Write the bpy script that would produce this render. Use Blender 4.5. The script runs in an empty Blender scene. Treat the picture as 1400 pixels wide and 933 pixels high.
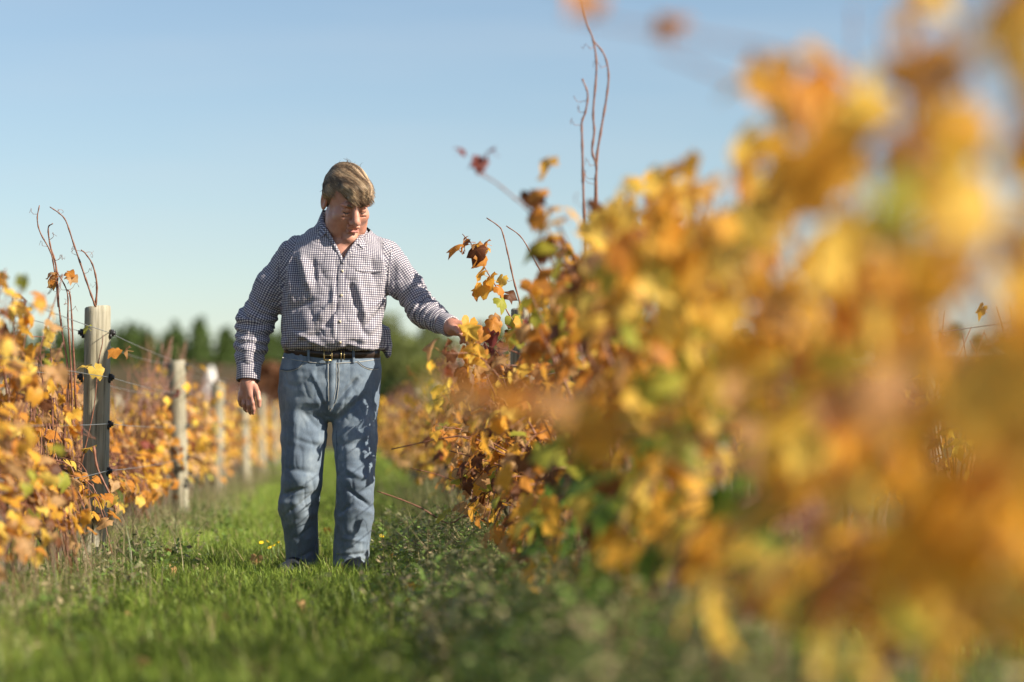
import bpy, bmesh, math, random
import numpy as np
from mathutils import Vector, Matrix, Euler
from mathutils.bvhtree import BVHTree

sc = bpy.context.scene
col = sc.collection
R = math.radians
rnd = random.Random(7)

# ------------------------------------------------------------------ camera
CAM = Vector((0.0, 0.0, 0.63))
FPX = 3305.6                       # focal length in photo pixels (85 mm on 36 mm, 1400 px wide)
YAW, PITCH = math.atan(225 / FPX), math.atan(121 / FPX)
cam_d = bpy.data.cameras.new('camera')
cam = bpy.data.objects.new('camera', cam_d)
col.objects.link(cam)
cam.location = CAM
cam.rotation_euler = Euler((R(90) + PITCH, 0, -YAW), 'XYZ')
cam_d.lens, cam_d.sensor_width = 85, 36
cam_d.clip_start, cam_d.clip_end = 0.05, 3000
cam_d.dof.use_dof = True
cam_d.dof.focus_distance = 10.15
cam_d.dof.aperture_fstop = 1.5
sc.camera = cam
CM = cam.rotation_euler.to_matrix()

def P(px, py, d):
    """world point seen at photo pixel (px,py) whose world Y is d"""
    v = CM @ Vector(((px - 700) / FPX, (466.5 - py) / FPX, -1))
    return CAM + v * (d / v.y)

def proj(p):
    q = CM.transposed() @ (Vector(p) - CAM)
    if q.z > -0.05: return (-9999, -9999)
    return (700 + FPX * q.x / -q.z, 466.5 - FPX * q.y / -q.z)

# ------------------------------------------------------------------ sky and sun
SUN_AZ, SUN_EL = R(119), R(32.5)     # clockwise from +Y (the way the rows run)
w = bpy.data.worlds.new('World'); sc.world = w; w.use_nodes = True
nt = w.node_tree; nt.nodes.clear()
sky = nt.nodes.new('ShaderNodeTexSky'); sky.sky_type = 'NISHITA'; sky.sun_disc = False
sky.sun_elevation, sky.sun_rotation = SUN_EL, SUN_AZ
sky.altitude, sky.air_density, sky.dust_density, sky.ozone_density = 0, 1.0, 0.35, 2.0
bg = nt.nodes.new('ShaderNodeBackground'); bg.inputs['Strength'].default_value = 0.070
wo = nt.nodes.new('ShaderNodeOutputWorld')
hsv = nt.nodes.new('ShaderNodeHueSaturation'); hsv.inputs['Saturation'].default_value = .96; nt.links.new(sky.outputs[0], hsv.inputs['Color'])
tcw = nt.nodes.new('ShaderNodeTexCoord'); mpw = nt.nodes.new('ShaderNodeMapping'); mpw.inputs['Scale'].default_value = (3, 3, 26); nt.links.new(tcw.outputs['Generated'], mpw.inputs[0])
nzw = nt.nodes.new('ShaderNodeTexNoise'); nzw.inputs['Scale'].default_value = 1.6; nzw.inputs['Detail'].default_value = 5; nt.links.new(mpw.outputs[0], nzw.inputs['Vector'])
rpw = nt.nodes.new('ShaderNodeValToRGB'); rpw.color_ramp.elements[0].position = .48; rpw.color_ramp.elements[1].position = .75; rpw.color_ramp.elements[1].color = (.16, .16, .16, 1); nt.links.new(nzw.outputs[0], rpw.inputs[0])
mxw = nt.nodes.new('ShaderNodeMix'); mxw.data_type = 'RGBA'; nt.links.new(rpw.outputs[0], mxw.inputs[0]); nt.links.new(hsv.outputs[0], mxw.inputs[6]); mxw.inputs[7].default_value = (5.2, 5.6, 6.0, 1)   # thin high cloud streaks
nt.links.new(mxw.outputs[2], bg.inputs['Color']); nt.links.new(bg.outputs[0], wo.inputs[0])
sun_d = bpy.data.lights.new('sun', 'SUN'); sun_d.energy = 5.0; sun_d.angle = R(0.53); sun_d.color = (1.0, 0.9, 0.74)
sun = bpy.data.objects.new('sun', sun_d); col.objects.link(sun)
sdir = Vector((math.sin(SUN_AZ) * math.cos(SUN_EL), math.cos(SUN_AZ) * math.cos(SUN_EL), math.sin(SUN_EL)))
sun.rotation_euler = (-sdir).to_track_quat('-Z', 'Y').to_euler(); sun.location = sdir * 50
vs = sc.view_settings
vs.view_transform, vs.look, vs.exposure, vs.gamma = 'Standard', 'None', 0.9, 1
vs.use_curve_mapping = False
sc.cycles.use_denoising = True
sc.cycles.max_bounces = 8; sc.cycles.transparent_max_bounces = 8
sc.cycles.diffuse_bounces = 4; sc.cycles.transmission_bounces = 6
sc.cycles.sample_clamp_indirect = 6

# ------------------------------------------------------------------ helpers
def tag(o, label=None, cat=None, group=None, kind=None):
    for k, v in (('label', label), ('category', cat), ('group', group), ('kind', kind)):
        if v: o[k] = v
    return o

def mesh(name, V, F, mats=(), smooth=True, uv=None, cols=None, midx=None):
    me = bpy.data.meshes.new(name)
    V = np.asarray(V, np.float32)
    if isinstance(F, np.ndarray):
        nf, k = F.shape
        me.vertices.add(len(V)); me.vertices.foreach_set('co', V.ravel())
        me.loops.add(nf * k); me.loops.foreach_set('vertex_index', F.ravel().astype(np.int32))
        me.polygons.add(nf); me.polygons.foreach_set('loop_start', np.arange(0, nf * k, k, dtype=np.int32))
        me.polygons.foreach_set('loop_total', np.full(nf, k, np.int32))
        me.update(calc_edges=True)
    else:
        me.from_pydata(V.tolist(), [], F)
    for m in (mats if isinstance(mats, (list, tuple)) else [mats]): me.materials.append(m)
    if smooth: me.polygons.foreach_set('use_smooth', np.ones(len(me.polygons), bool))
    if midx is not None: me.polygons.foreach_set('material_index', np.asarray(midx, np.int32))
    if uv is not None:      # per-loop uv
        l = me.uv_layers.new(name='UVMap'); l.data.foreach_set('uv', np.asarray(uv, np.float32).ravel())
    if cols is not None:    # per-vertex colour
        a = me.color_attributes.new('Col', 'FLOAT_COLOR', 'POINT')
        a.data.foreach_set('color', np.asarray(cols, np.float32).ravel())
    me.validate(); me.update()
    return me

def obj(name, me, parent=None, loc=None):
    o = bpy.data.objects.new(name, me); col.objects.link(o)
    if parent is not None: o.parent = parent
    if loc is not None: o.location = loc
    return o

def empty(name, loc):
    o = bpy.data.objects.new(name, None); col.objects.link(o); o.location = loc; o.empty_display_size = .1
    return o

class MB:
    """collects shapes into one mesh"""
    def __init__(s): s.V = []; s.F = []; s.M = []
    def add(s, V, F, m=0):
        b = len(s.V); s.V += [tuple(v) for v in V]; s.F += [tuple(i + b for i in f) for f in F]; s.M += [m] * len(F)
    def tube(s, pts, rad, sides=6, m=0, caps=True):
        pts = [Vector(p) for p in pts]; n = len(pts)
        if not isinstance(rad, (list, tuple)): rad = [rad] * n
        V = []; F = []
        t0 = (pts[1] - pts[0]).normalized()
        u = t0.orthogonal().normalized()
        for i, p in enumerate(pts):
            t = (pts[min(i + 1, n - 1)] - pts[max(i - 1, 0)]).normalized()
            u = (u - t * u.dot(t));  u = u.normalized() if u.length > 1e-6 else t.orthogonal().normalized()
            v = t.cross(u)
            for k in range(sides):
                a = 2 * math.pi * k / sides
                V.append(p + (u * math.cos(a) + v * math.sin(a)) * rad[i])
        for i in range(n - 1):
            for k in range(sides):
                k2 = (k + 1) % sides
                F.append((i * sides + k, i * sides + k2, (i + 1) * sides + k2, (i + 1) * sides + k))
        if caps:
            F.append(tuple(range(sides - 1, -1, -1))); F.append(tuple((n - 1) * sides + k for k in range(sides)))
        s.add(V, F, m)
    def box(s, c, h, rot=None, m=0):
        c = Vector(c); rot = rot or Matrix.Identity(3)
        V = [c + rot @ Vector((x * h[0], y * h[1], z * h[2])) for x in (-1, 1) for y in (-1, 1) for z in (-1, 1)]
        s.add(V, [(0, 1, 3, 2), (4, 6, 7, 5), (0, 4, 5, 1), (2, 3, 7, 6), (0, 2, 6, 4), (1, 5, 7, 3)], m)
    def build(s, name, mats, parent=None, loc=None, smooth=True):
        return obj(name, mesh(name, s.V, s.F, mats, smooth, midx=s.M if any(s.M) else None), parent, loc)

def spline(pts, n):
    """Catmull-Rom through pts, n samples"""
    pts = [Vector(p) for p in pts]
    q = [pts[0] * 2 - pts[1]] + pts + [pts[-1] * 2 - pts[-2]]
    out = []
    for i in range(n):
        t = i / (n - 1) * (len(pts) - 1); k = min(int(t), len(pts) - 2); f = t - k
        a, b, c, d = q[k:k + 4]
        out.append(.5 * ((2 * b) + (c - a) * f + (2 * a - 5 * b + 4 * c - d) * f * f + (3 * b - a - 3 * c + d) * f ** 3))
    return out

_prm = np.random.RandomState(3).rand(64, 64, 64).astype(np.float32)
def vnoise(p, f=1.0, off=0.0):
    """value noise -1..1 on an (n,3) array"""
    q = np.asarray(p, np.float64) * f + off + 1000.0
    i = np.floor(q).astype(np.int64); t = q - i; t = t * t * (3 - 2 * t); i &= 63; j = (i + 1) & 63
    def g(a, b, c): return _prm[a, b, c]
    x0, y0, z0, x1, y1, z1 = i[..., 0], i[..., 1], i[..., 2], j[..., 0], j[..., 1], j[..., 2]
    tx, ty, tz = t[..., 0], t[..., 1], t[..., 2]
    c00 = g(x0, y0, z0) * (1 - tx) + g(x1, y0, z0) * tx; c10 = g(x0, y1, z0) * (1 - tx) + g(x1, y1, z0) * tx
    c01 = g(x0, y0, z1) * (1 - tx) + g(x1, y0, z1) * tx; c11 = g(x0, y1, z1) * (1 - tx) + g(x1, y1, z1) * tx
    return ((c00 * (1 - ty) + c10 * ty) * (1 - tz) + (c01 * (1 - ty) + c11 * ty) * tz) * 2 - 1

# ------------------------------------------------------------------ materials
class NT:
    def __init__(s, name):
        s.m = bpy.data.materials.new(name); s.m.use_nodes = True
        s.t = s.m.node_tree; s.t.nodes.clear()
        s.out = s.t.nodes.new('ShaderNodeOutputMaterial')
    def n(s, kind, **kw):
        nd = s.t.nodes.new('ShaderNode' + kind)
        for k, v in kw.items():
            if k in nd.inputs.keys(): 
                nd.inputs[k].default_value = v
            else: setattr(nd, k, v)
        return nd
    def l(s, a, b): s.t.links.new(a, b)
    def noise(s, scale, detail=4, rough=.55, vec=None, dist=0):
        nd = s.n('TexNoise', Scale=scale, Detail=detail, Roughness=rough, Distortion=dist)
        if vec is not None: s.l(vec, nd.inputs['Vector'])
        return nd.outputs['Fac']
    def ramp(s, fac, stops, interp='LINEAR'):
        nd = s.n('ValToRGB'); nd.color_ramp.interpolation = interp
        e = nd.color_ramp.elements
        while len(e) < len(stops): e.new(0.5)
        for el, (p, c) in zip(e, stops):
            el.position = p; el.color = (*c, 1) if len(c) == 3 else c
        s.l(fac, nd.inputs['Fac']); return nd.outputs['Color']
    def mix(s, fac, a, b, blend='MIX'):
        nd = s.n('Mix', data_type='RGBA', blend_type=blend)
        for sock, v in ((nd.inputs[0], fac), (nd.inputs[6], a), (nd.inputs[7], b)):
            if isinstance(v, (int, float)): sock.default_value = v
            elif isinstance(v, tuple): sock.default_value = (*v, 1)
            else: s.l(v, sock)
        return nd.outputs[2]
    def math(s, op, a, b=None, c=None):
        nd = s.n('Math', operation=op)
        for i, v in enumerate((a, b, c)):
            if v is None: continue
            if isinstance(v, (int, float)): nd.inputs[i].default_value = v
            else: s.l(v, nd.inputs[i])
        return nd.outputs[0]
    def mapping(s, vec, scale=(1, 1, 1)):
        nd = s.n('Mapping'); nd.inputs['Scale'].default_value = scale; s.l(vec, nd.inputs['Vector']); return nd.outputs[0]
    def pbsdf(s, colour, rough=.6, bump=None, bstr=.3, bdist=.01, **kw):
        b = s.n('BsdfPrincipled', Roughness=rough)
        for k, v in kw.items(): b.inputs[k].default_value = v
        if isinstance(colour, tuple): b.inputs['Base Color'].default_value = (*colour, 1)
        else: s.l(colour, b.inputs['Base Color'])
        if bump is not None:
            nd = s.n('Bump', Strength=bstr, Distance=bdist); s.l(bump, nd.inputs['Height']); s.l(nd.outputs[0], b.inputs['Normal'])
        return b
    def done(s, sh): s.l(sh.outputs[0] if hasattr(sh, 'outputs') else sh, s.out.inputs['Surface']); return s.m
    def thin(s, colour, trans, rough=.5, tint=1.0, spec=.25):
        b = s.pbsdf(colour, rough); b.inputs['Specular IOR Level'].default_value = spec
        t = s.n('BsdfTranslucent'); s.l(colour, t.inputs['Color'])
        mx = s.n('MixShader', Fac=trans); s.l(b.outputs[0], mx.inputs[1]); s.l(t.outputs[0], mx.inputs[2])
        return s.done(mx)
    def tc(s, k='Object'): return s.n('TexCoord').outputs[k]

def leaf_material(name, c1, c2, edge, edge_amt):
    N = NT(name); uv = N.tc('UV')
    rndv = N.n('ObjectInfo').outputs['Random']
    base = N.mix(rndv, c1, c2)
    addv = N.n('VectorMath', operation='ADD'); N.l(uv, addv.inputs[0])
    cmb = N.n('CombineXYZ'); N.l(N.math('MULTIPLY', rndv, 37.0), cmb.inputs[0]); N.l(cmb.outputs[0], addv.inputs[1])
    nz = N.noise(3.2, 5, .6, addv.outputs[0])
    ln = N.n('VectorMath', operation='LENGTH'); N.l(uv, ln.inputs[0])
    e = N.math('ADD', ln.outputs['Value'], N.math('MULTIPLY', N.math('SUBTRACT', nz, .5), 1.5))
    f = N.ramp(e, [(max(0, .95 - edge_amt), (0, 0, 0)), (1.15 - edge_amt * .5, (1, 1, 1))])
    c = N.mix(f, base, edge)
    blot = N.ramp(N.noise(9, 3, .6, addv.outputs[0]), [(.55, (0, 0, 0)), (.75, (.7, .7, .7))])
    c = N.mix(blot, c, tuple(x * .62 for x in c2))
    # veins: five rays from the stalk
    sep = N.n('SeparateXYZ'); N.l(uv, sep.inputs[0])
    ang = N.math('ARCTAN2', sep.outputs[0], sep.outputs[1])
    vein = N.math('ABSOLUTE', N.math('SINE', N.math('MULTIPLY', ang, 3.2)))
    wv = N.math('MULTIPLY', vein, ln.outputs['Value'])
    vf = N.ramp(wv, [(.0, (.55, .55, .55)), (.07, (0, 0, 0))])
    c = N.mix(vf, c, tuple(min(1, x * 1.25 + .03) for x in c1))
    return N.thin(c, .54, .5)

LEAF = {
 'gold':   leaf_material('leaf_gold', (.84, .47, .065), (.74, .36, .045), (.33, .13, .03), .22),
 'yellow': leaf_material('leaf_yellow', (.92, .65, .14), (.86, .53, .08), (.50, .24, .04), .12),
 'amber':  leaf_material('leaf_amber', (.70, .31, .055), (.58, .22, .04), (.22, .08, .025), .30),
 'tan':    leaf_material('leaf_tan', (.62, .38, .17), (.50, .26, .10), (.28, .13, .05), .30),
 'brown':  leaf_material('leaf_brown', (.24, .095, .035), (.13, .05, .025), (.07, .03, .02), .45),
 'lime':   leaf_material('leaf_lime', (.50, .47, .07), (.36, .38, .06), (.45, .28, .05), .15),
 'green':  leaf_material('leaf_green', (.10, .20, .035), (.17, .25, .04), (.30, .28, .05), .10),
 'red':    leaf_material('leaf_red', (.27, .07, .05), (.18, .045, .045), (.12, .04, .03), .30),
}
def col_leaf_material(name, trans=.4, rough=.55):
    N = NT(name); a = N.n('VertexColor', layer_name='Col')
    return N.thin(a.outputs[0], trans, rough)
M_MASS = col_leaf_material('leaf_mass')
M_GRASS = col_leaf_material('grass_blades', .35, .42)
M_FOLI = col_leaf_material('tree_foliage', .4, .6)

def simple(name, fn):
    N = NT(name); return N.done(fn(N))
M_CANE = simple('cane_bark', lambda N: N.pbsdf(N.ramp(N.noise(40, 4, .6, N.tc()), [(.3, (.12, .045, .03)), (.6, (.24, .10, .055)), (.8, (.34, .18, .10))]), .5, N.noise(180, 3, .6, N.tc()), .3, .002))
M_TRUNK = simple('vine_bark', lambda N: N.pbsdf(N.ramp(N.noise(30, 6, .65, N.mapping(N.tc(), (1, 1, .18))), [(.3, (.05, .038, .03)), (.55, (.17, .13, .10)), (.75, (.34, .28, .22))]), .9, N.noise(60, 5, .7, N.mapping(N.tc(), (1, 1, .15))), .9, .02))
def wood(N):
    v = N.mapping(N.tc(), (1, 1, .06)); g = N.noise(55, 5, .65, v)
    c = N.ramp(g, [(.30, (.10, .085, .06)), (.43, (.33, .30, .225)), (.62, (.47, .435, .345)), (.8, (.60, .56, .46))])
    big = N.ramp(N.noise(4, 3, .5, N.mapping(N.tc(), (1, 1, .4))), [(.35, (.72, .70, .62)), (.65, (1, 1, 1))])
    c = N.mix(1.0, c, big, 'MULTIPLY')
    crack = N.ramp(N.noise(26, 2, .5, N.mapping(N.tc(), (1, 1, .035))), [(.33, (.10, .085, .07)), (.40, (1, 1, 1))])
    return N.pbsdf(N.mix(1.0, c, crack, 'MULTIPLY'), .85, N.noise(70, 4, .6, v), .7, .006)
M_WOOD = simple('weathered_post_wood', wood)
M_WIRE = simple('galvanised_wire', lambda N: N.pbsdf((.42, .42, .42), .4, Metallic=.8))
M_INS = simple('black_plastic', lambda N: N.pbsdf((.018, .018, .02), .45))
# ================================================================== SETTING
HORZ_D = 300.0
def hill_z(x, y):
    t = min(max((y - 78) / 215.0, 0), 1); t = t * t * (3 - 2 * t)
    return t * (7.6 + 1.2 * math.sin(x * .011 + .6))
def ground_mat(N):
    v = N.tc()
    a = N.noise(3.0, 8, .65, v); b = N.noise(22, 6, .7, v)
    c = N.mix(b, N.ramp(a, [(.35, (.030, .045, .012)), (.6, (.06, .085, .02)), (.8, (.10, .095, .045))]), (.05, .05, .022))
    return N.pbsdf(c, .95, b, .8, .03)
M_GROUND = simple('grass_soil', ground_mat)
def grid_sheet(xs, ys, zf):
    V = [(x, y, zf(x, y)) for y in ys for x in xs]; nx = len(xs)
    F = [(j * nx + i, j * nx + i + 1, (j + 1) * nx + i + 1, (j + 1) * nx + i) for j in range(len(ys) - 1) for i in range(nx - 1)]
    return V, F
V, F = grid_sheet([-400, -100, -20, -6, 6, 20, 100, 400], [-60, -5, 5, 20, 40, 84], lambda x, y: 0.0)
tag(obj('ground', mesh('ground', V, F, M_GROUND)), kind='structure')
def field_mat(N):
    v = N.tc(); a = N.noise(.05, 5, .6, v); b = N.noise(1.2, 6, .7, N.mapping(v, (1, .25, 1)))
    c = N.mix(b, N.ramp(a, [(.35, (.075, .062, .045)), (.52, (.10, .078, .05)), (.7, (.085, .085, .036))]), (.075, .06, .036))
    return N.pbsdf(c, 1.0, **{'Specular IOR Level': .0})
xs = [-500 + 25 * i for i in range(41)]; ys = [76 + 12 * i for i in range(24)] + [420, 600, 1000, 1800]
V, F = grid_sheet(xs, ys, lambda x, y: hill_z(x, y) - .05 + (0 if y > 84 else -.2))
tag(obj('hill', mesh('hill', V, F, simple('hill_field', field_mat))), kind='structure')

# ---------------------------------------------------------------- far trees
def tree_meshes(seed, conifer, H, W):
    r = np.random.RandomState(seed)
    n = 1150
    if conifer:
        t = r.rand(n) ** .8
        rad = (1 - t) ** .8 * W * (.72 + .28 * np.sin(t * 34 + r.rand(n) * .8)) * r.rand(n) ** .35
        z = H * (.04 + .96 * t) - rad * .25
    else:
        k = 9; cc = np.c_[r.uniform(-.55, .55, k) * W, r.uniform(-.55, .55, k) * W, r.uniform(.35, .8, k) * H]
        cr = r.uniform(.28, .48, k) * W
        i = r.randint(0, k, n); u = r.normal(size=(n, 3)); u /= np.linalg.norm(u, axis=1)[:, None]
        p = cc[i] + u * (cr[i] * r.uniform(.7, 1.05, n))[:, None]; z = np.clip(p[:, 2], .12 * H, H)
    if conifer:
        a = r.rand(n) * 6.283; p = np.c_[np.cos(a) * rad, np.sin(a) * rad, z]
    else: p[:, 2] = z
    s = (.028 * H) * r.uniform(.6, 1.5, n)
    n1 = r.normal(size=(n, 3)); n1 /= np.linalg.norm(n1, axis=1)[:, None]
    n2 = np.cross(n1, r.normal(size=(n, 3))); n2 /= np.linalg.norm(n2, axis=1)[:, None]
    if conifer: n2[:, 2] *= .5
    V = np.stack([p - n1 * s[:, None] * 1.5, p + n2 * s[:, None], p + n1 * s[:, None] * 1.5, p - n2 * s[:, None]], 1).reshape(-1, 3)
    F = np.arange(4 * n).reshape(-1, 4)
    g = r.uniform(.75, 1.3, n)[:, None]
    base = np.array([[.13, .19, .055]]) if conifer else np.array([[.15, .175, .05]])
    c = np.repeat(np.c_[base * g, np.ones(n)], 4, 0)
    crown = mesh('crown', V, F, M_FOLI, False, cols=c)
    m = MB(); m.tube([(0, 0, -.5), (0, 0, H * .3), (0, 0, H * .85)], [.05 * H ** .9 * .5, .03 * H ** .9 * .5, .01], 6)
    if not conifer:
        for q in range(5):
            a = q * 1.3; m.tube([(0, 0, H * .25), (math.cos(a) * W * .4, math.sin(a) * W * .4, H * .6)], [.02 * H, .005 * H], 5)
    trunk = mesh('trunk', m.V, m.F, M_TRUNK)
    return crown, trunk
TV = [tree_meshes(s, s < 4, H, W) for s, H, W in ((1, 7.2, 2.0), (2, 6.0, 1.9), (3, 6.6, 2.3), (4, 5.0, 3.2), (5, 4.2, 3.0))]
def far_tree(px, d, vi, s, label, cat, grp, name):
    p = P(px, 585, d); p.z = hill_z(p.x, d) - .1
    t = empty(name, p); t.rotation_euler.z = rnd.uniform(0, 6.28); wx = 1.45 if vi < 3 else 1.0; t.scale = (s * wx, s * wx, s * rnd.uniform(.92, 1.1))
    for nm, me in zip(('crown', 'trunk'), TV[vi]): obj(nm, me, t)
    return tag(t, label, cat, grp)
for i, px in enumerate(np.arange(-40, 470, 10.5)):
    far_tree(px + rnd.uniform(-6, 6), 290 + rnd.uniform(-14, 16), rnd.choice([0, 0, 1, 2]), rnd.uniform(.60, .82) * (1.0 if 130 < px < 420 else .88),
             'dark green conifer in the shelter belt on the rise beyond the vineyard', 'tree', 'conifers of the far shelter belt', 'conifer_tree')
for i, px in enumerate(list(np.arange(475, 800, 21)) + list(np.arange(820, 1420, 40))):
    far_tree(px + rnd.uniform(-8, 8), 285 + rnd.uniform(-12, 14), rnd.choice([3, 4]), rnd.uniform(.8, 1.15) * (1.0 if px < 620 else .8),
             'rounded olive green tree on the rise, past the end of the conifer belt', 'tree', 'rounded trees beyond the conifers', 'broadleaf_tree')

for i, px in enumerate(np.arange(528, 790, 24)):
    far_tree(px + rnd.uniform(-6, 6), 150 + rnd.uniform(-10, 10), rnd.choice([3, 4]), rnd.uniform(.62, .9), 'rounded dull green tree low on the rise behind the reaching arm', 'tree', 'trees low on the rise behind the reaching arm', 'broadleaf_tree')

# shrubs nearer than the belt
def shrub(px, d, H, W, base, label, seed):
    r = np.random.RandomState(seed); n = 900
    u = r.normal(size=(n, 3)); u /= np.linalg.norm(u, axis=1)[:, None]; u *= r.uniform(.4, 1.0, n)[:, None] ** .5
    p = u * np.array([W, W * .8, H * .5]) + np.array([0, 0, H * .52]); p += vnoise(p, 2.2)[:, None] * .18 * W * u
    s = .045 * r.uniform(.6, 1.6, n) * (1 + H * .4)
    n1 = r.normal(size=(n, 3)); n1 /= np.linalg.norm(n1, axis=1)[:, None]
    n2 = np.cross(n1, r.normal(size=(n, 3))); n2 /= np.linalg.norm(n2, axis=1)[:, None]
    V = np.stack([p - n1 * s[:, None] * 1.4, p + n2 * s[:, None], p + n1 * s[:, None] * 1.4, p - n2 * s[:, None]], 1).reshape(-1, 3)
    c = np.repeat(np.c_[np.array([base]) * r.uniform(.6, 1.4, n)[:, None], np.ones(n)], 4, 0)
    q = P(px, 585, d); q.z = hill_z(q.x, d) - .02 if d > 78 else 0
    t = tag(empty('shrub', q), label, 'shrub')
    obj('foliage', mesh('foliage', V, np.arange(4 * n).reshape(-1, 4), M_FOLI, False, cols=c), t)
    m = MB()
    for k in range(6):
        a = k * 1.05 + seed; e = (math.cos(a) * W * .6, math.sin(a) * W * .5, H * .75)
        m.tube([(0, 0, -.05), (e[0] * .4, e[1] * .4, H * .35), e], [.03 * H, .02 * H, .006 * H], 5)
    m.build('stems', M_TRUNK, t)
shrub(362, 70, 2.6, .85, (.17, .075, .035), 'russet brown shrub standing past the end of the vines behind the man\'s hanging arm', 11)
shrub(325, 72, 2.0, .8, (.12, .06, .03), 'low dark brown shrub beside the taller russet one', 12)
shrub(566, 66, 1.9, .75, (.05, .045, .02), 'dark olive shrub behind the man\'s hip beyond the row he touches', 13)
shrub(610, 74, 2.8, 1.2, (.12, .09, .04), 'tall bronze shrub behind the man\'s outstretched forearm', 14)
for k_, (x_, d_, h_, w_, c_, l_) in enumerate(((640, 62, 1.8, 1.0, (.10, .08, .03), 'bronze green shrub right of the dark olive one beyond the touched row'), (690, 64, 2.1, 1.3, (.08, .07, .03), 'broad dull green shrub past the bronze green one beyond the touched row'), (595, 60, 1.5, .8, (.16, .10, .035), 'low orange brown shrub at the end of the touched row'), (230, 76, 1.5, 1.3, (.10, .075, .035), 'low wide brown shrub beyond the second post at the foot of the rise'), (180, 78, 1.3, 1.2, (.09, .085, .03), 'low olive shrub at the foot of the rise behind the cracked post'))): shrub(x_, d_, h_, w_, c_, l_, 20 + k_)
shrub(540, 80, 2.3, .9, (.045, .075, .02), 'dark green shrub next to the olive one behind the man', 15)

# ---------------------------------------------------------------- posts and wires
XL, XR, XR2, XL2 = -1.117, 0.785, 2.64, -3.02
D0, DS = 10.72, 5.35
def post_mesh(seed, H, r0, chamfer=.012):
    r = random.Random(seed); m = MB(); ns = 18
    prof = [(-.05, 1.03), (.25 * H, 1.01), (.5 * H, 1.0), (.75 * H, .985), (H - .03, .975), (H - .004, .965), (H, .90)]
    ph = r.uniform(0, 6); V = []; F = []
    for z, k in prof:
        for i in range(ns):
            a = 2 * math.pi * i / ns
            rr = r0 * k * (1 + .035 * math.sin(2 * a + ph) + .02 * math.sin(5 * a + ph * 2) - (.10 if i in (4, 13) else 0))
            V.append((rr * math.cos(a) + .008 * math.sin(z * 2 + ph), rr * math.sin(a), z + (.006 * math.cos(a + ph) if z > .9 * H else 0)))
    for j in range(len(prof) - 1):
        for i in range(ns):
            F.append((j * ns + i, j * ns + (i + 1) % ns, (j + 1) * ns + (i + 1) % ns, (j + 1) * ns + i))
    F.append(tuple((len(prof) - 1) * ns + i for i in range(ns)))
    m.add(V, F); return mesh('post', m.V, m.F, M_WOOD, True)
WZ = (1.055, .86, .655, .45)
def ins_mesh():
    m = MB(); m.tube([(-.002, 0, -.02), (.012, 0, -.02)], .016, 8); m.tube([(-.002, 0, .0), (.026, 0, .0)], .010, 8)
    m.tube([(.012, 0, -.022), (.012, 0, .022)], .012, 8); m.tube([(.022, 0, -.013), (.022, 0, .013)], .014, 8)
    return mesh('insulator', m.V, m.F, M_INS)
INS = ins_mesh()
PM = [post_mesh(1, 1.17, .058), post_mesh(2, 1.07, .06), post_mesh(3, 1.08, .057), post_mesh(4, 1.04, .06)]
def post(x, y, mi, label, grp=None, lean=(0, 0), ins=True, rz=0.0):
    t = tag(empty('trellis_post', (x, y, 0)), label, 'post', grp); t.rotation_euler = (lean[0], lean[1], 0)
    p = obj('wooden_post', PM[mi], t); p.rotation_euler.z = rz
    if ins:
        for z in WZ:
            for s in (1, -1):
                if s == -1 and z != WZ[0] and z != WZ[1]: continue
                k = obj('insulator', INS, t); k.scale = (.7, .7, .7); k.location = (s * .057, -.012, z); k.rotation_euler.z = 0 if s > 0 else math.pi
    return t
OL = ['first', 'second', 'third', 'fourth', 'fifth', 'sixth', 'seventh', 'eighth', 'ninth', 'tenth']
post(XL, D0, 0, 'weathered round wooden post with cracked grain and bare vine canes rising behind its top', lean=(0, R(1.0)), rz=.4)
for k in range(1, 9):
    post(XL + rnd.uniform(-.02, .02), D0 + DS * k, 1 + k % 3, 'pale wooden trellis post, %s one behind the cracked post in its row' % OL[k - 1], lean=(R(rnd.uniform(-1, 1)), R(rnd.uniform(-1.2, 1.2))), rz=k, ins=k < 4)
post(XR, D0 + .05, 0, 'round wooden post among the leaves just past the man\'s touching hand', rz=2.2)
post(XR, D0 - DS, 1, 'wooden post buried in blurred golden leaves of the row the man touches', rz=1.2)
for k in range(1, 7):
    post(XR + rnd.uniform(-.02, .02), D0 + DS * k, 1 + k % 3, 'wooden trellis post in the row the man touches, %s one past his hand' % OL[k], rz=k * 2, ins=k < 3)
post(XR2, D0 + .1, 0, 'wooden post with split top seen through the gap in the foreground leaves', rz=.9, lean=(0, R(-1)))
for k in (1, 2, 3):
    post(XR2, D0 + DS * k, 1 + k % 3, 'wooden post behind the split-top post, %s along that outer row' % OL[k], rz=k, ins=False)
for k in range(1, 9):
    post(XL2, D0 + DS * k, 1 + k % 3, 'pale wooden post in the outer row beyond the cracked post\'s row', 'posts of the outer row', rz=k * 1.7, ins=False)

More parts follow.
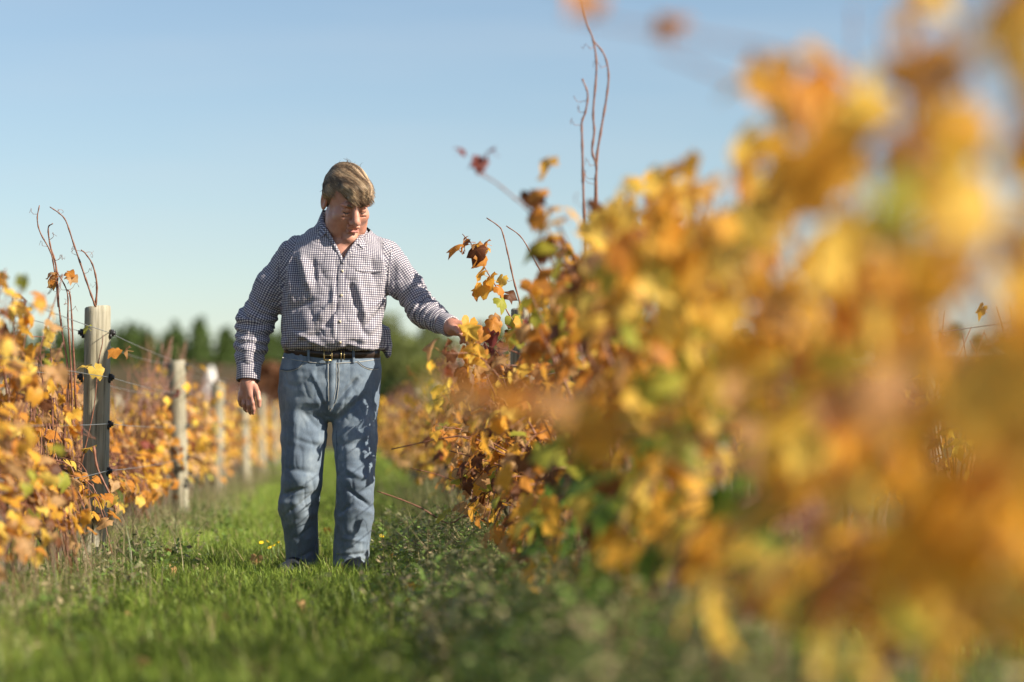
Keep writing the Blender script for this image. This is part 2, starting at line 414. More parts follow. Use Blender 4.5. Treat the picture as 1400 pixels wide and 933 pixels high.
def wire(x, z, y0, y1, label, r=.0016, sag=.012):
    m = MB(); pts = []
    k0 = math.floor((y0 - D0) / DS); k1 = math.ceil((y1 - D0) / DS)
    for k in range(k0, k1):
        for j in range(6):
            f = j / 6; pts.append((x + .002 * math.sin(k * 2.1 + j), D0 + DS * (k + f), z - sag * 4 * f * (1 - f)))
    pts.append((x, D0 + DS * k1, z)); m.tube(pts, r, 5)
    return tag(m.build('trellis_wire', M_WIRE), label, 'wire')
hn = ('top', 'second', 'third', 'lowest')
for i, z in enumerate(WZ):
    wire(XL + .073, z, 0, 50, '%s wire of the row with the cracked post, on its grass aisle side' % hn[i])
    if i < 2: wire(XL - .073, z + .012, 0, 50, '%s wire of the row with the cracked post, on the side away from the aisle' % hn[i], sag=.03)
    wire(XR - .073, z, -4, 50, '%s wire of the row the man touches, on his side of the posts' % hn[i])
    if i < 2: wire(XR + .073, z + .01, -4, 50, '%s wire of the row the man touches, on the far side of the posts' % hn[i])
for i in (0, 1): wire(XR2 - .079, WZ[i], 4, 34, '%s wire of the outer row seen through the foreground leaves' % hn[i])

# white peaked cover over something among the vines, beyond the second post
cq = P(284, 585, 44.0); cq.z = 0
m = MB(); ns = 14; V = []; F = []
for j, (z, rr) in enumerate(((.35, .30), (.7, .25), (1.1, .18), (1.5, .10), (1.74, .045), (1.78, .01))):
    for i in range(ns):
        a = 2 * math.pi * i / ns; k = rr * (1 + (.16 - .02 * j) * math.sin(5 * a + j * .35))
        V.append((k * math.cos(a) + .05 * z * .6, k * .8 * math.sin(a), z))
for j in range(5):
    for i in range(ns): F.append((j * ns + i, j * ns + (i + 1) % ns, (j + 1) * ns + (i + 1) % ns, (j + 1) * ns + i))
m.add(V, F)
ct = tag(empty('peaked_cover', cq), 'white peaked fabric cover draped over a stake among the vines', 'cover')
m.build('fabric', simple('white_fabric', lambda N: N.pbsdf(N.mix(N.noise(6, 4, .6, N.tc()), (.74, .72, .66), (.84, .83, .80)), .9)), ct)
m = MB(); m.tube([(.03, 0, -.05), (.05, 0, 1.76)], .03, 8); m.build('stake', M_WOOD, ct)
# ================================================================== VINES
def leaf_geo(seed, curl, fold, droop, crumple, pet=.05):
    r = random.Random(seed); N = 18
    V = []; F = []; UV = []
    lobes = [(0, 1.0, .34), (R(58), .86, .30), (-R(58), .86, .30), (R(112), .66, .34), (-R(112), .66, .34)]
    ph = r.uniform(0, 6)
    def rad(a):
        v = .60
        for c, h, wd in lobes:
            dd = (a - c + math.pi) % (2 * math.pi) - math.pi
            v = max(v, h * (1 - .42 * min(1, abs(dd) / (wd * 1.15)) ** 1.2))
        bk = abs(abs(a) - math.pi)
        if bk < .45: v *= .35 + 1.4 * bk
        return v
    L = .058
    ce = math.cos(-droop); se = math.sin(-droop)
    def put(x, y, k):
        rr = math.hypot(x, y)
        z = -curl * rr * rr + fold * abs(x) * (1 - .3 * rr) + crumple * (math.sin(3.1 * x + ph) * math.cos(2.7 * y + ph * 1.7) + .7 * math.sin(5.3 * y - 3.9 * x + ph)) * rr
        # roll of the outer part for strongly curled leaves
        X, Y, Z = x * L * (1 - .22 * curl * rr), y * L, z * L
        V.append((X, pet + Y * ce + Z * se * -1, Y * se + Z * ce)); UV.append((x, y))
    put(0, 0, 0)
    angs = []
    for i in range(N):
        a = -math.pi + 2 * math.pi * (i + .5) / N; angs.append(a)
    for i, a in enumerate(angs):
        q = rad(a) * .55; put(q * math.sin(a), q * math.cos(a), 1)
    for i, a in enumerate(angs):
        q = rad(a) * (1 + .07 * (1 if i % 2 else -1) + r.uniform(-.05, .05)); put(q * math.sin(a), q * math.cos(a), 2)
    for i in range(N - 1):
        F.append((0, 1 + i, 2 + i)); F.append((1 + i, 1 + N + i, 2 + N + i, 2 + i))
    # stalk
    b = len(V)
    for p, k in (((0, 0, 0), .0016), ((0, pet, 0), .0011)):
        for q in range(3):
            a = q * 2.094; V.append((p[0] + k * math.cos(a), p[1], p[2] + k * math.sin(a) + (.006 if p[1] == 0 else 0) * 0)); UV.append((0, .02))
    for q in range(3): F.append((b + q, b + (q + 1) % 3, b + 3 + (q + 1) % 3, b + 3 + q))
    return V, F, UV
SHAPES = [leaf_geo(i, c, f, d, k) for i, (c, f, d, k) in enumerate([
    (.25, .15, R(55), .14), (.45, .25, R(75), .22), (.15, .35, R(40), .16), (.75, .1, R(65), .30), (.55, .55, R(85), .32), (1.0, .45, R(70), .42)])]
LM = {}
for kname, mat in LEAF.items():
    LM[kname] = []
    for (V, F, UV) in SHAPES:
        LM[kname].append(mesh('leaf', V, F, mat, True, uv=[UV[i] for f in F for i in f]))

def frame(ydir, nrm):
    y = Vector(ydir).normalized(); z = Vector(nrm); z = (z - y * z.dot(y))
    z = z.normalized() if z.length > 1e-5 else y.orthogonal().normalized()
    x = y.cross(z); return Matrix((x, y, z)).transposed()

def pick(r, pal):
    t = r.random() * sum(p for _, p in pal)
    for k, p in pal:
        t -= p
        if t <= 0: return k
    return pal[-1][0]

def add_leaf(vine, pos, out, r, pal, size=1.0, shape=None, up=.25):
    """one leaf object hanging on its stalk; pos is local to the vine"""
    kind = pick(r, pal)
    if shape is None: shape = r.choice([3, 4, 5, 5]) if kind in ('brown', 'tan', 'red') and r.random() < .75 else r.choice([0, 1, 2, 3, 1, 4])
    y = Vector(out) + Vector((r.gauss(0, .45), r.gauss(0, .45), up + r.gauss(0, .3)))
    n = Vector((r.gauss(0, .35), r.gauss(0, .35), 1)) + Vector(out) * .4
    o = bpy.data.objects.new('leaf', LM[kind][shape]); col.objects.link(o); o.parent = vine
    s = size * r.uniform(.72, 1.28)
    o.matrix_local = Matrix.Translation(pos) @ frame(y, n).to_4x4() @ Matrix.Diagonal((s, s, s, 1))
    return o

def cane(vine, pts, r0=.0042, r1=.0018, n=None, nodes=True, name='cane', mat=None):
    n = n or max(6, int(len(pts) * 4)); c = spline(pts, n); m = MB()
    rad = [r0 + (r1 - r0) * i / (n - 1) for i in range(n)]
    if nodes: rad = [q * (1.35 if i % 3 == 1 else 1) for i, q in enumerate(rad)]
    m.tube(c, rad, 5)
    o = m.build(name, mat or M_CANE, vine); return c

def tendril(vine, p, d, r, L=.10):
    d = Vector(d).normalized(); s = d.orthogonal().normalized(); t = d.cross(s); pts = []
    for i in range(9):
        f = i / 8; a = f * f * r.uniform(5, 8)
        pts.append(Vector(p) + d * L * f * (1 - .4 * f) + (s * math.sin(a) + t * (1 - math.cos(a))) * .018 * f)
    m = MB(); m.tube(pts, [.0013 - .0006 * i / 8 for i in range(9)], 4); m.build('tendril', M_CANE, vine)

def trunk(vine, r, h=.40, y0=0):
    m = MB(); pts = [(r.uniform(-.02, .02), 0, -.06)]
    for k in range(1, 6): pts.append((r.uniform(-.035, .035), r.uniform(-.04, .04), h * k / 5))
    c = spline(pts, 14); m.tube(c, [.032 * (1 - .3 * i / 13) * r.uniform(.72, 1.3) for i in range(14)], 9)
    for s in (-1, 1):   # short arms along the wire
        q = [c[-1], c[-1] + Vector((r.uniform(-.02, .02), s * .12, .03)), c[-1] + Vector((r.uniform(-.03, .03), s * .28, .05 + r.uniform(-.03, .03))), c[-1] + Vector((0, s * .44, .04))]
        a = spline(q, 8); m.tube(a, [.026 * (1 - .5 * i / 7) * r.uniform(.8, 1.2) for i in range(8)], 7)
    m.build('trunk', M_TRUNK, vine); return c[-1]

GAPS = []      # (px, py, rx, ry, dmax): openings in the foliage along a sight line
def in_gap(wp):
    x, y = proj(wp)
    for gx, gy, rx, ry, dm in GAPS:
        if wp.y < dm and ((x - gx) / rx) ** 2 + ((y - gy) / ry) ** 2 < 1: return True
    return False

PROF_R = ([560, 620, 640, 690, 722, 745, 765, 830, 865, 915, 970, 1025, 1040, 1048], [470, 440, 425, 410, 372, 318, 282, 245, 205, 215, 250, 230, 90, -400])
PROF_L = ([-600, -300, -40, 30, 80, 104, 112, 188, 196, 235, 300, 380], [160, 230, 338, 362, 405, 480, 640, 640, 545, 545, 530, 545])
def under_r(q):
    x, y = proj(q); return y > np.interp(x, *PROF_R) + 8 and (q.y > 7 or q.x > .51 - .02 * max(0, q.y - 4))
def under_l(q):
    x, y = proj(q); return y > np.interp(x, *PROF_L) + 8 or q.x < XL - .1 and y > np.interp(x, *PROF_L) - 60 and q.y > 10.8
def vine(x, y, label, seed, pal, pal_low=None, ncane=8, top=(1.0, 1.35), spread=.26, dens=.85, lat=2, group=None, size=1.0, zmin=.3, bias=0.0, limit=290, keep=None, thin=0.0, side=-1, cr=.0048):
    r = random.Random(seed); v = tag(empty('grape_vine', (x, y, 0)), label, 'vine', group)
    head = trunk(v, r, r.uniform(.34, .42))
    cnt = 0; spots = []
    for k in range(ncane):
        by = (k + .5) / ncane * .9 - .45 + r.uniform(-.04, .04)
        T = r.uniform(*top); dx = r.gauss(bias, spread * .7); dy = r.gauss(0, .10)
        b = Vector((r.uniform(-.03, .03), by, head.z + .04))
        pts = [b, b + Vector((dx * .25, dy * .3, (T - b.z) * .35)), b + Vector((dx * .6, dy * .7, (T - b.z) * .7)), b + Vector((dx, dy, T - b.z))]
        if r.random() < .45: pts.append(pts[-1] + Vector((dx * .5 + r.gauss(0, .08), r.gauss(0, .1), r.uniform(-.15, .05))))
        if keep:      # shoots stay under the outline of the trained row
            while len(pts) > 3 and not keep(Vector((x, y, 0)) + pts[-1]): pts.pop()
            for q in range(6):
                if keep(Vector((x, y, 0)) + pts[-1]): break
                pts[1:] = [b + Vector(((w_ - b).x * .9, (w_ - b).y, (w_ - b).z * .88)) for w_ in pts[1:]]
        c = cane(v, pts, cr, .0018, 14)
        L = len(c)
        for i in range(2, L):
            for q in range(lat):
                if r.random() < dens: spots.append((c[i].copy(), 1 if r.random() < .5 + bias else -1, i / L))
        for q in range(1):
            if r.random() < .6: tendril(v, c[r.randrange(5, L)], (r.gauss(0, 1), r.gauss(0, 1), .3), r, r.uniform(.06, .12))
        # low shoots drooping round the trunk, and laterals that fill the sides
        for q in range(2):
            s = c[r.randrange(0, 3)]; sd = 1 if r.random() < .5 + bias else -1
            e = Vector((sd * r.uniform(.05, .28), s.y + r.gauss(0, .2), r.uniform(.10, .34)))
            lc = cane(v, [s, (s + e) / 2 + Vector((sd * .05, 0, .07)), e], .0034, .0016, 8)
            for i in range(2, 8):
                if r.random() < .62: spots.append((lc[i].copy(), sd, 0))
        if lat > 1 and r.random() < .8:
            s = c[r.randrange(3, 8)]; sd = 1 if r.random() < .5 + bias else -1
            e = s + Vector((sd * r.uniform(.12, .32), r.gauss(0, .15), r.uniform(-.22, .12)))
            lc = cane(v, [s, (s + e) / 2 + Vector((0, 0, .04)), e], .0028, .0014, 8)
            for i in range(2, 8): spots.append((lc[i].copy(), sd, i / 8))
    r.shuffle(spots)
    for p, sd, f in spots:
        if cnt >= limit: break
        if p.z < zmin: continue
        out = Vector((sd * r.uniform(.2, 1), r.gauss(0, .5), 0))
        wp = Vector((x, y, 0)) + p + out * .06
        if keep and not keep(wp): continue
        if in_gap(wp): continue
        if thin and r.random() < thin * min(1, max(0, (p.x * -side + .12) / .14)): continue
        pl = pal_low if (pal_low and p.z < .62 + r.gauss(0, .1)) else pal
        add_leaf(v, p, out, r, pl, size); cnt += 1
    return v

PAL_GOLD = [('gold', 4), ('yellow', 3), ('amber', 2), ('tan', 1.2), ('brown', .8), ('lime', .6)]
PAL_NEAR = [('gold', 3.6), ('yellow', 5), ('amber', 1.0), ('tan', 1.0), ('lime', 1.0), ('brown', .5)]
PAL_DRY = [('tan', 3), ('amber', 3), ('gold', 2.5), ('brown', 1.7), ('yellow', 1.2), ('red', .25)]
PAL_GREEN = [('green', 2.6), ('lime', 2.4), ('gold', 1.5), ('yellow', 1), ('brown', .8)]
PAL_YEL = [('yellow', 6), ('gold', 3), ('lime', .8), ('tan', .6), ('amber', .5)]

PAL_MID = [('gold', 3.4), ('amber', 2.6), ('tan', 1.6), ('brown', 2.0), ('yellow', 1.2), ('lime', .8)]
PAL_LEFT = [('gold', 2.6), ('tan', 3), ('yellow', 1.8), ('amber', 1.8), ('brown', 1.2), ('lime', .4)]
# --- row the man touches
GAPS += [(1312, 375, 62, 85, 9.9), (1345, 452, 80, 58, 9.9), (1165, 45, 48, 80, 9), (1075, 330, 60, 26, 6), (1085, 60, 16, 60, 5)]
near_labels = ['unsharp golden vine at the camera end of the row the man touches', 'blurred golden yellow vine beside the aisle with leaves rising past its wires',
  'blurred amber and yellow vine in front of the split-top post', 'soft golden vine with green leaves low down among weeds', 'vine with mixed green and gold leaves midway to the man',
  'vine with olive green undergrowth leaves and a red leaf in front', 'golden vine below the group of tall bare canes', 'amber vine with dark curled leaves reaching towards the man',
  'dry orange and russet vine whose leaves the man is touching', 'crumpled tan vine just past the man\'s fingertips by the post']
ys = [1.55, 2.4, 3.25, 4.1, 5.0, 5.9, 6.8, 7.75, 8.7, 9.65]
RV = []
for i, (yy, lb) in enumerate(zip(ys, near_labels)):
    pal = PAL_YEL if i < 3 else PAL_NEAR if i < 5 else PAL_MID if i < 8 else PAL_DRY
    low = PAL_YEL if i < 3 else PAL_GREEN if i < 7 else [('tan', 2), ('amber', 2), ('brown', 2.2), ('gold', 2), ('lime', .7)]
    RV.append(vine(XR - (.04 if i < 3 else 0), yy, lb, 100 + i, pal, low, ncane=9, top=(1.12, 1.46) if i < 7 else (.95, 1.22) if i < 8 else (.8, 1.05) if i < 9 else (.5, .75), spread=.24 if i < 7 else .2,
         dens=.78 if i < 4 else .62 if i < 9 else .4, lat=2, size=1.12 if i < 7 else .92, zmin=.38 if i < 4 else .33 if i < 6 else .16, bias=-.24 if i < 5 else -.12, keep=under_r, thin=1.0 if i < 5 else .85 if i < 8 else .5))
for i in range(3):
    RV.append(vine(XR, 10.6 + .95 * i, 'dry tan and orange vine, %s past the post by the man\'s hand' % OL[i], 130 + i, PAL_DRY, ncane=6, top=(.65, 1.0), spread=.16, dens=.45, lat=2, zmin=.2))

# --- row with the cracked post
LV = []
ys = [4.7, 5.6, 6.5, 7.4, 8.3, 9.2, 10.1, 11.0, 11.9, 12.8, 13.7, 14.6]
ll = ['blurred golden vine at the camera end of the cracked post\'s row', 'blurred orange vine, second from the camera end of the cracked post\'s row', 'soft yellow vine third from the camera end of the cracked post\'s row',
      'golden vine two vines before the cracked post', 'yellow leaved vine just before the cracked post with upright reddish canes', 'vine with long bare canes standing against the cracked post', 'half bare vine right behind the cracked post',
      'thin tan vine between the cracked post and the post behind it', 'dry orange vine halfway between the cracked post and the next post', 'dry vine just before the second post of that row', 'amber vine just short of the second post with russet low leaves', 'sparse golden vine close to the second post of that row']
for i, (yy, lb) in enumerate(zip(ys, ll)):
    LV.append(vine(XL - (.06 if i < 5 else .12 if i < 7 else .19), yy, lb, 200 + i, PAL_LEFT if i < 8 else PAL_DRY, PAL_LEFT if i < 5 else PAL_DRY, ncane=14 if i < 5 else 15, top=(.95, 1.2) if i < 5 else (.7, 1.0),
        spread=.18 if i < 5 else .11, dens=.22 if i < 5 else .20, lat=2 if i < 5 else 1, size=.74, cr=.0036, zmin=.22, bias=.06 if i < 5 else -.05,
        keep=under_l))

# --- vines too far to pick their leaves apart: trunk and one foliage mass each
COLS = {'gold': (.74, .42, .05), 'yellow': (.78, .54, .08), 'amber': (.60, .27, .045), 'tan': (.60, .36, .16), 'brown': (.22, .09, .035), 'lime': (.46, .44, .07), 'green': (.12, .2, .04), 'red': (.34, .08, .05)}
def mass_mesh(seed, pal, n, top, spread):
    r = random.Random(seed); V = []; F = []; C = []
    for k in range(n):
        T = r.uniform(.3, top) if r.random() < .8 else r.uniform(.2, top + .2)
        p = Vector((r.gauss(0, spread), r.uniform(-.5, .5), T)); s = Vector((1 if p.x > 0 else -1, r.gauss(0, .6), r.gauss(.1, .4)))
        fr = frame(s, (r.gauss(0, .4), r.gauss(0, .4), 1)); g = SHAPES[r.randrange(6)]; b = len(V); q = r.uniform(.6, 1.0)
        c = np.array(COLS[pick(r, pal)]) * r.uniform(.75, 1.2)
        for v in g[0]: V.append(p + fr @ (Vector(v) * q)); C.append((*c, 1))
        F += [tuple(i + b for i in f) for f in g[1]]
    return mesh('foliage', V, F, M_MASS, True, cols=C)
MASS = [mass_mesh(s, p, 125, t, w_) for s, p, t, w_ in ((1, PAL_DRY, .78, .11), (2, PAL_LEFT, .82, .12), (3, PAL_DRY, .75, .11), (4, PAL_LEFT, .85, .12))]
def far_trunks(seed):
    r = random.Random(seed); m = MB(); pts = [(0, 0, -.05), (r.uniform(-.03, .03), r.uniform(-.03, .03), .2), (0, 0, .38)]; m.tube(pts, [.04, .032, .03], 7)
    for s in (-1, 1): m.tube([(0, 0, .37), (.01, s * .2, .42), (0, s * .44, .42)], [.026, .02, .012], 6)
    for k in range(14):
        y = -.46 + .068 * k; m.tube([(0, y, .42), (r.gauss(0, .05), y + r.gauss(0, .04), .75), (r.gauss(0, .12), y + r.gauss(0, .08), r.uniform(.9, 1.2))], [.005, .004, .002], 4, 1)
    return mesh('trunk', m.V, m.F, [M_TRUNK, M_CANE], midx=m.M)
FT = [far_trunks(i) for i in range(3)]
def far_vine(x, y, label, group):
    v = tag(empty('grape_vine', (x, y, 0)), label, 'vine', group); v.scale = (rnd.uniform(.85, 1.15), 1, rnd.uniform(.88, 1.12))
    if rnd.random() < .5: v.rotation_euler.z = math.pi
    f = obj('foliage', rnd.choice(MASS), v); f['kind'] = 'stuff'; obj('trunk', rnd.choice(FT), v)
y = 15.5
def span(y): return OL[min(9, max(0, int((y - D0) // DS)))]
while y < 58: far_vine(XL - .20, y, 'distant golden vine past the %s post of the row that starts with the cracked post' % span(y), 'distant vines past the %s post of the cracked post\'s row' % span(y)); y += .93
y = 13.4
while y < 50: far_vine(XR, y, 'distant golden vine in the touched row, past the %s post counted from his hand' % span(y), 'distant vines of the touched row past its %s post' % span(y)); y += .93
y = 9.0
while y < 58: far_vine(XL2, y, 'golden vine in the outer row, level with the cracked post row\'s %s post' % span(y), 'outer row vines level with the %s post' % span(y)); y += .93
y = 6.2
while y < 22: far_vine(XR2, y, 'vine in the outer row glimpsed through the foreground leaves', 'vines of the outer row past the touched row'); y += .93

# --- single canes and sprays that stand out
def local(v, p): return Vector(p) - v.location
def px_cane(v, pts, d, r0=.004, r1=.0018, dd=0.0, n=None):
    k = len(pts)
    return cane(v, [local(v, P(x, y, d + dd * i / max(1, k - 1))) for i, (x, y) in enumerate(pts)], r0, r1, n)
def px_leaf(v, px, py, d, pal, size=1.0, shape=None, seed=0, out=None):
    r = random.Random(seed + int(px * 7 + py)); p = local(v, P(px, py, d))
    out = out or Vector((r.gauss(0, .6), -.5 + r.gauss(0, .3), 0))
    add_leaf(v, p - Vector(out) * .05 + Vector((0, 0, .03)), out, r, pal, size, shape)
rt = random.Random(5)
v = LV[5]
for pts in ([(131, 420), (124, 401), (112, 366), (100, 331), (90, 302), (80, 291), (68, 283)], [(131, 418), (132.5, 389), (127, 363), (117, 347), (111, 342)],
            [(94, 560), (92, 498), (85, 453), (79, 405), (74, 366), (69, 344), (55, 318), (51, 299), (54, 281)], [(80, 420), (77, 366), (69, 337), (66, 312), (72, 306)],
            [(100, 600), (97, 500), (93, 440), (92, 400), (78, 372)], [(104, 560), (100, 470), (96, 405), (90, 396)]):
    c = px_cane(v, pts, 10.45, .0046, .0022, dd=-.06, n=len(pts) * 4)
    for k in range(3): tendril(v, c[rt.randrange(4, len(c) - 2)], (rt.gauss(0, 1), rt.gauss(0, .5), .2), rt, rt.uniform(.05, .10))
for x, y in ((68, 395), (76, 388), (88, 390), (70, 402), (92, 398), (64, 388)): px_leaf(v, x, y, 10.4, [('amber', 2), ('gold', 2), ('tan', 1)], .8, rt.choice([3, 5]))
c = px_cane(v, [(110, 640), (128, 560), (134, 500), (140, 470), (141, 458)], 10.55, .003, .0016)
for x, y, k in ((120, 512, 'yellow'), (126, 520, 'yellow'), (128, 462, 'lime'), (143, 688, 'yellow'), (140, 696, 'yellow'), (100, 645, 'yellow'), (124, 632, 'yellow'), (88, 690, 'yellow'), (180, 490, 'tan'), (162, 497, 'amber')):
    px_leaf(v, x, y, 10.5, [(k, 1)], .85, rt.choice([0, 2]) if k == 'yellow' else 5)
px_cane(v, [(128, 610), (133, 640), (146, 668), (156, 690), (158, 700)], 10.5, .006, .003)

v = RV[9]
for pts in ([(714, 425), (703, 386), (695, 350), (687, 318), (681, 309), (665, 298)], [(755, 430), (751, 402), (745, 383), (732, 358), (713, 325), (692, 309)], [(760, 470), (757, 420), (748, 370)]):
    c = px_cane(v, pts, 10.3, .004, .002)
    tendril(v, c[5], (-1, -.3, -.3), rt, .08)
c = px_cane(v, [(712, 452), (694, 427), (680, 395), (665, 370), (650, 341), (632, 320)], 10.1, .0032, .0016)
for x, y, k in ((630, 340, 'amber'), (638, 345, 'brown'), (650, 350, 'tan'), (655, 345, 'amber'), (665, 345, 'gold'), (668, 358, 'gold'), (632, 358, 'amber'), (645, 352, 'brown'), (660, 362, 'amber'),
                (662, 390, 'gold'), (675, 395, 'gold'), (685, 388, 'yellow'), (668, 405, 'gold'), (682, 408, 'amber'), (660, 412, 'amber'), (690, 420, 'brown'), (676, 425, 'lime'), (664, 400, 'gold')):
    px_leaf(v, x, y, 10.05, [(k, 1)], 1.0, rt.choice([3, 5, 1]))
v = RV[8]
c = px_cane(v, [(700, 620), (684, 560), (664, 510), (650, 475), (640, 458)], 9.98, .0036, .002)
for x, y, k in ((648, 452, 'gold'), (652, 462, 'amber'), (646, 467, 'gold'), (664, 452, 'amber'), (672, 446, 'tan'), (676, 470, 'red'), (684, 478, 'red'), (670, 488, 'red'), (690, 466, 'brown'), (680, 492, 'red'),
                (656, 480, 'gold'), (700, 452, 'lime'), (707, 448, 'gold'), (700, 470, 'brown'), (622, 498, 'brown'), (632, 493, 'amber'), (640, 500, 'tan'), (648, 508, 'gold'), (640, 515, 'gold'), (625, 520, 'brown'), (632, 530, 'brown'),
                (652, 520, 'gold'), (645, 530, 'tan'), (655, 540, 'amber'), (640, 545, 'gold'), (630, 550, 'amber'), (660, 555, 'brown'), (648, 560, 'gold'), (665, 500, 'amber'), (672, 520, 'brown'), (668, 540, 'gold')):
    px_leaf(v, x, y, 9.95, [(k, 1)], .95, rt.choice([3, 5, 4, 1]))
px_cane(v, [(740, 740), (690, 722), (640, 706), (613, 716), (578, 696), (545, 682), (516, 672)], 10.9, .0045, .0025)
px_cane(v, [(680, 700), (640, 668), (600, 650), (560, 640)], 10.9, .003, .0016)

v = RV[6]     # tall bare canes
for pts in ([(822, 470), (815, 340), (814, 258), (815.5, 228), (809.5, 207), (812.5, 180), (811, 153), (815.5, 93), (811, 55.5), (802, 33), (793, 0), (790, -12)], [(826, 470), (817, 340), (815.5, 228), (821.5, 180), (829, 135), (832, 102), (826, 75), (811, 55.5)],
            [(806, 470), (800, 340), (797.5, 258), (796, 195), (795.5, 168), (800.5, 153), (803.5, 129), (796, 108)]):
    c = px_cane(v, pts, 8.3, .0046, .0026, n=len(pts) * 4)
    for k in range(3): tendril(v, c[rt.randrange(6, len(c) - 3)], (-1 + rt.gauss(0, .4), rt.gauss(0, .5), rt.gauss(0, .3)), rt, rt.uniform(.05, .1))
v = RV[5]     # spray with the dark red leaf
c = px_cane(v, [(790, 400), (752, 320), (725, 290), (700, 268), (672, 246), (650, 236)], 6.4, .003, .0018)
for x, y, k in ((642, 228, 'red'), (648, 232, 'red'), (660, 236, 'red'), (652, 245, 'red'), (664, 228, 'red'), (725, 290, 'brown'), (735, 300, 'brown'), (730, 312, 'amber'), (740, 285, 'amber'), (722, 300, 'brown'), (750, 308, 'gold'), (745, 240, 'gold')):
    px_leaf(v, x, y, 6.4, [(k, 1)], .62 if k == 'red' else .8, 5)
for x, y in ((885, 645), (898, 635), (912, 622)): px_leaf(v, x, y, 5.8, [('red', 1)], .8, 4)
v = RV[2]     # near sprays over the aisle
c = px_cane(v, [(1150, 180), (1040, 130), (960, 95), (900, 70)], 3.1, .0028, .0015)
for x, y in ((925, 75), (928, 92)): px_leaf(v, x, y, 3.1, [('amber', 1)], .62, 5)
v = RV[1]
c = px_cane(v, [(1150, 90), (1000, 60), (880, 40), (770, 22)], 2.75, .0024, .0014)
for x, y in ((766, 26), (776, 22)): px_leaf(v, x, y, 2.75, [('amber', 1)], .62, 3)
v = RV[2]
c = px_cane(v, [(1010, 640), (900, 590), (780, 585), (690, 575), (600, 572)], 3.0, .003, .0016)
for x, y, k in ((652, 592, 'amber'), (665, 584, 'tan'), (612, 575, 'lime'), (585, 585, 'brown'), (700, 560, 'amber'), (745, 590, 'tan'), (690, 598, 'amber'), (770, 570, 'gold'), (800, 600, 'gold'), (830, 580, 'amber')):
    px_leaf(v, x, y, 3.0, [(k, 1)], .85, rt.choice([0, 1]))
# ================================================================== THE MAN
MY = 10.3
MB0 = Vector((P(450, 585, MY).x, MY, 0))
def MP(px, py, dy=0.0):
    q = P(px, py, MY + dy) - MB0; return np.array((q.x, q.y, q.z))
PXM = MY / FPX     # metres per photo pixel at the man

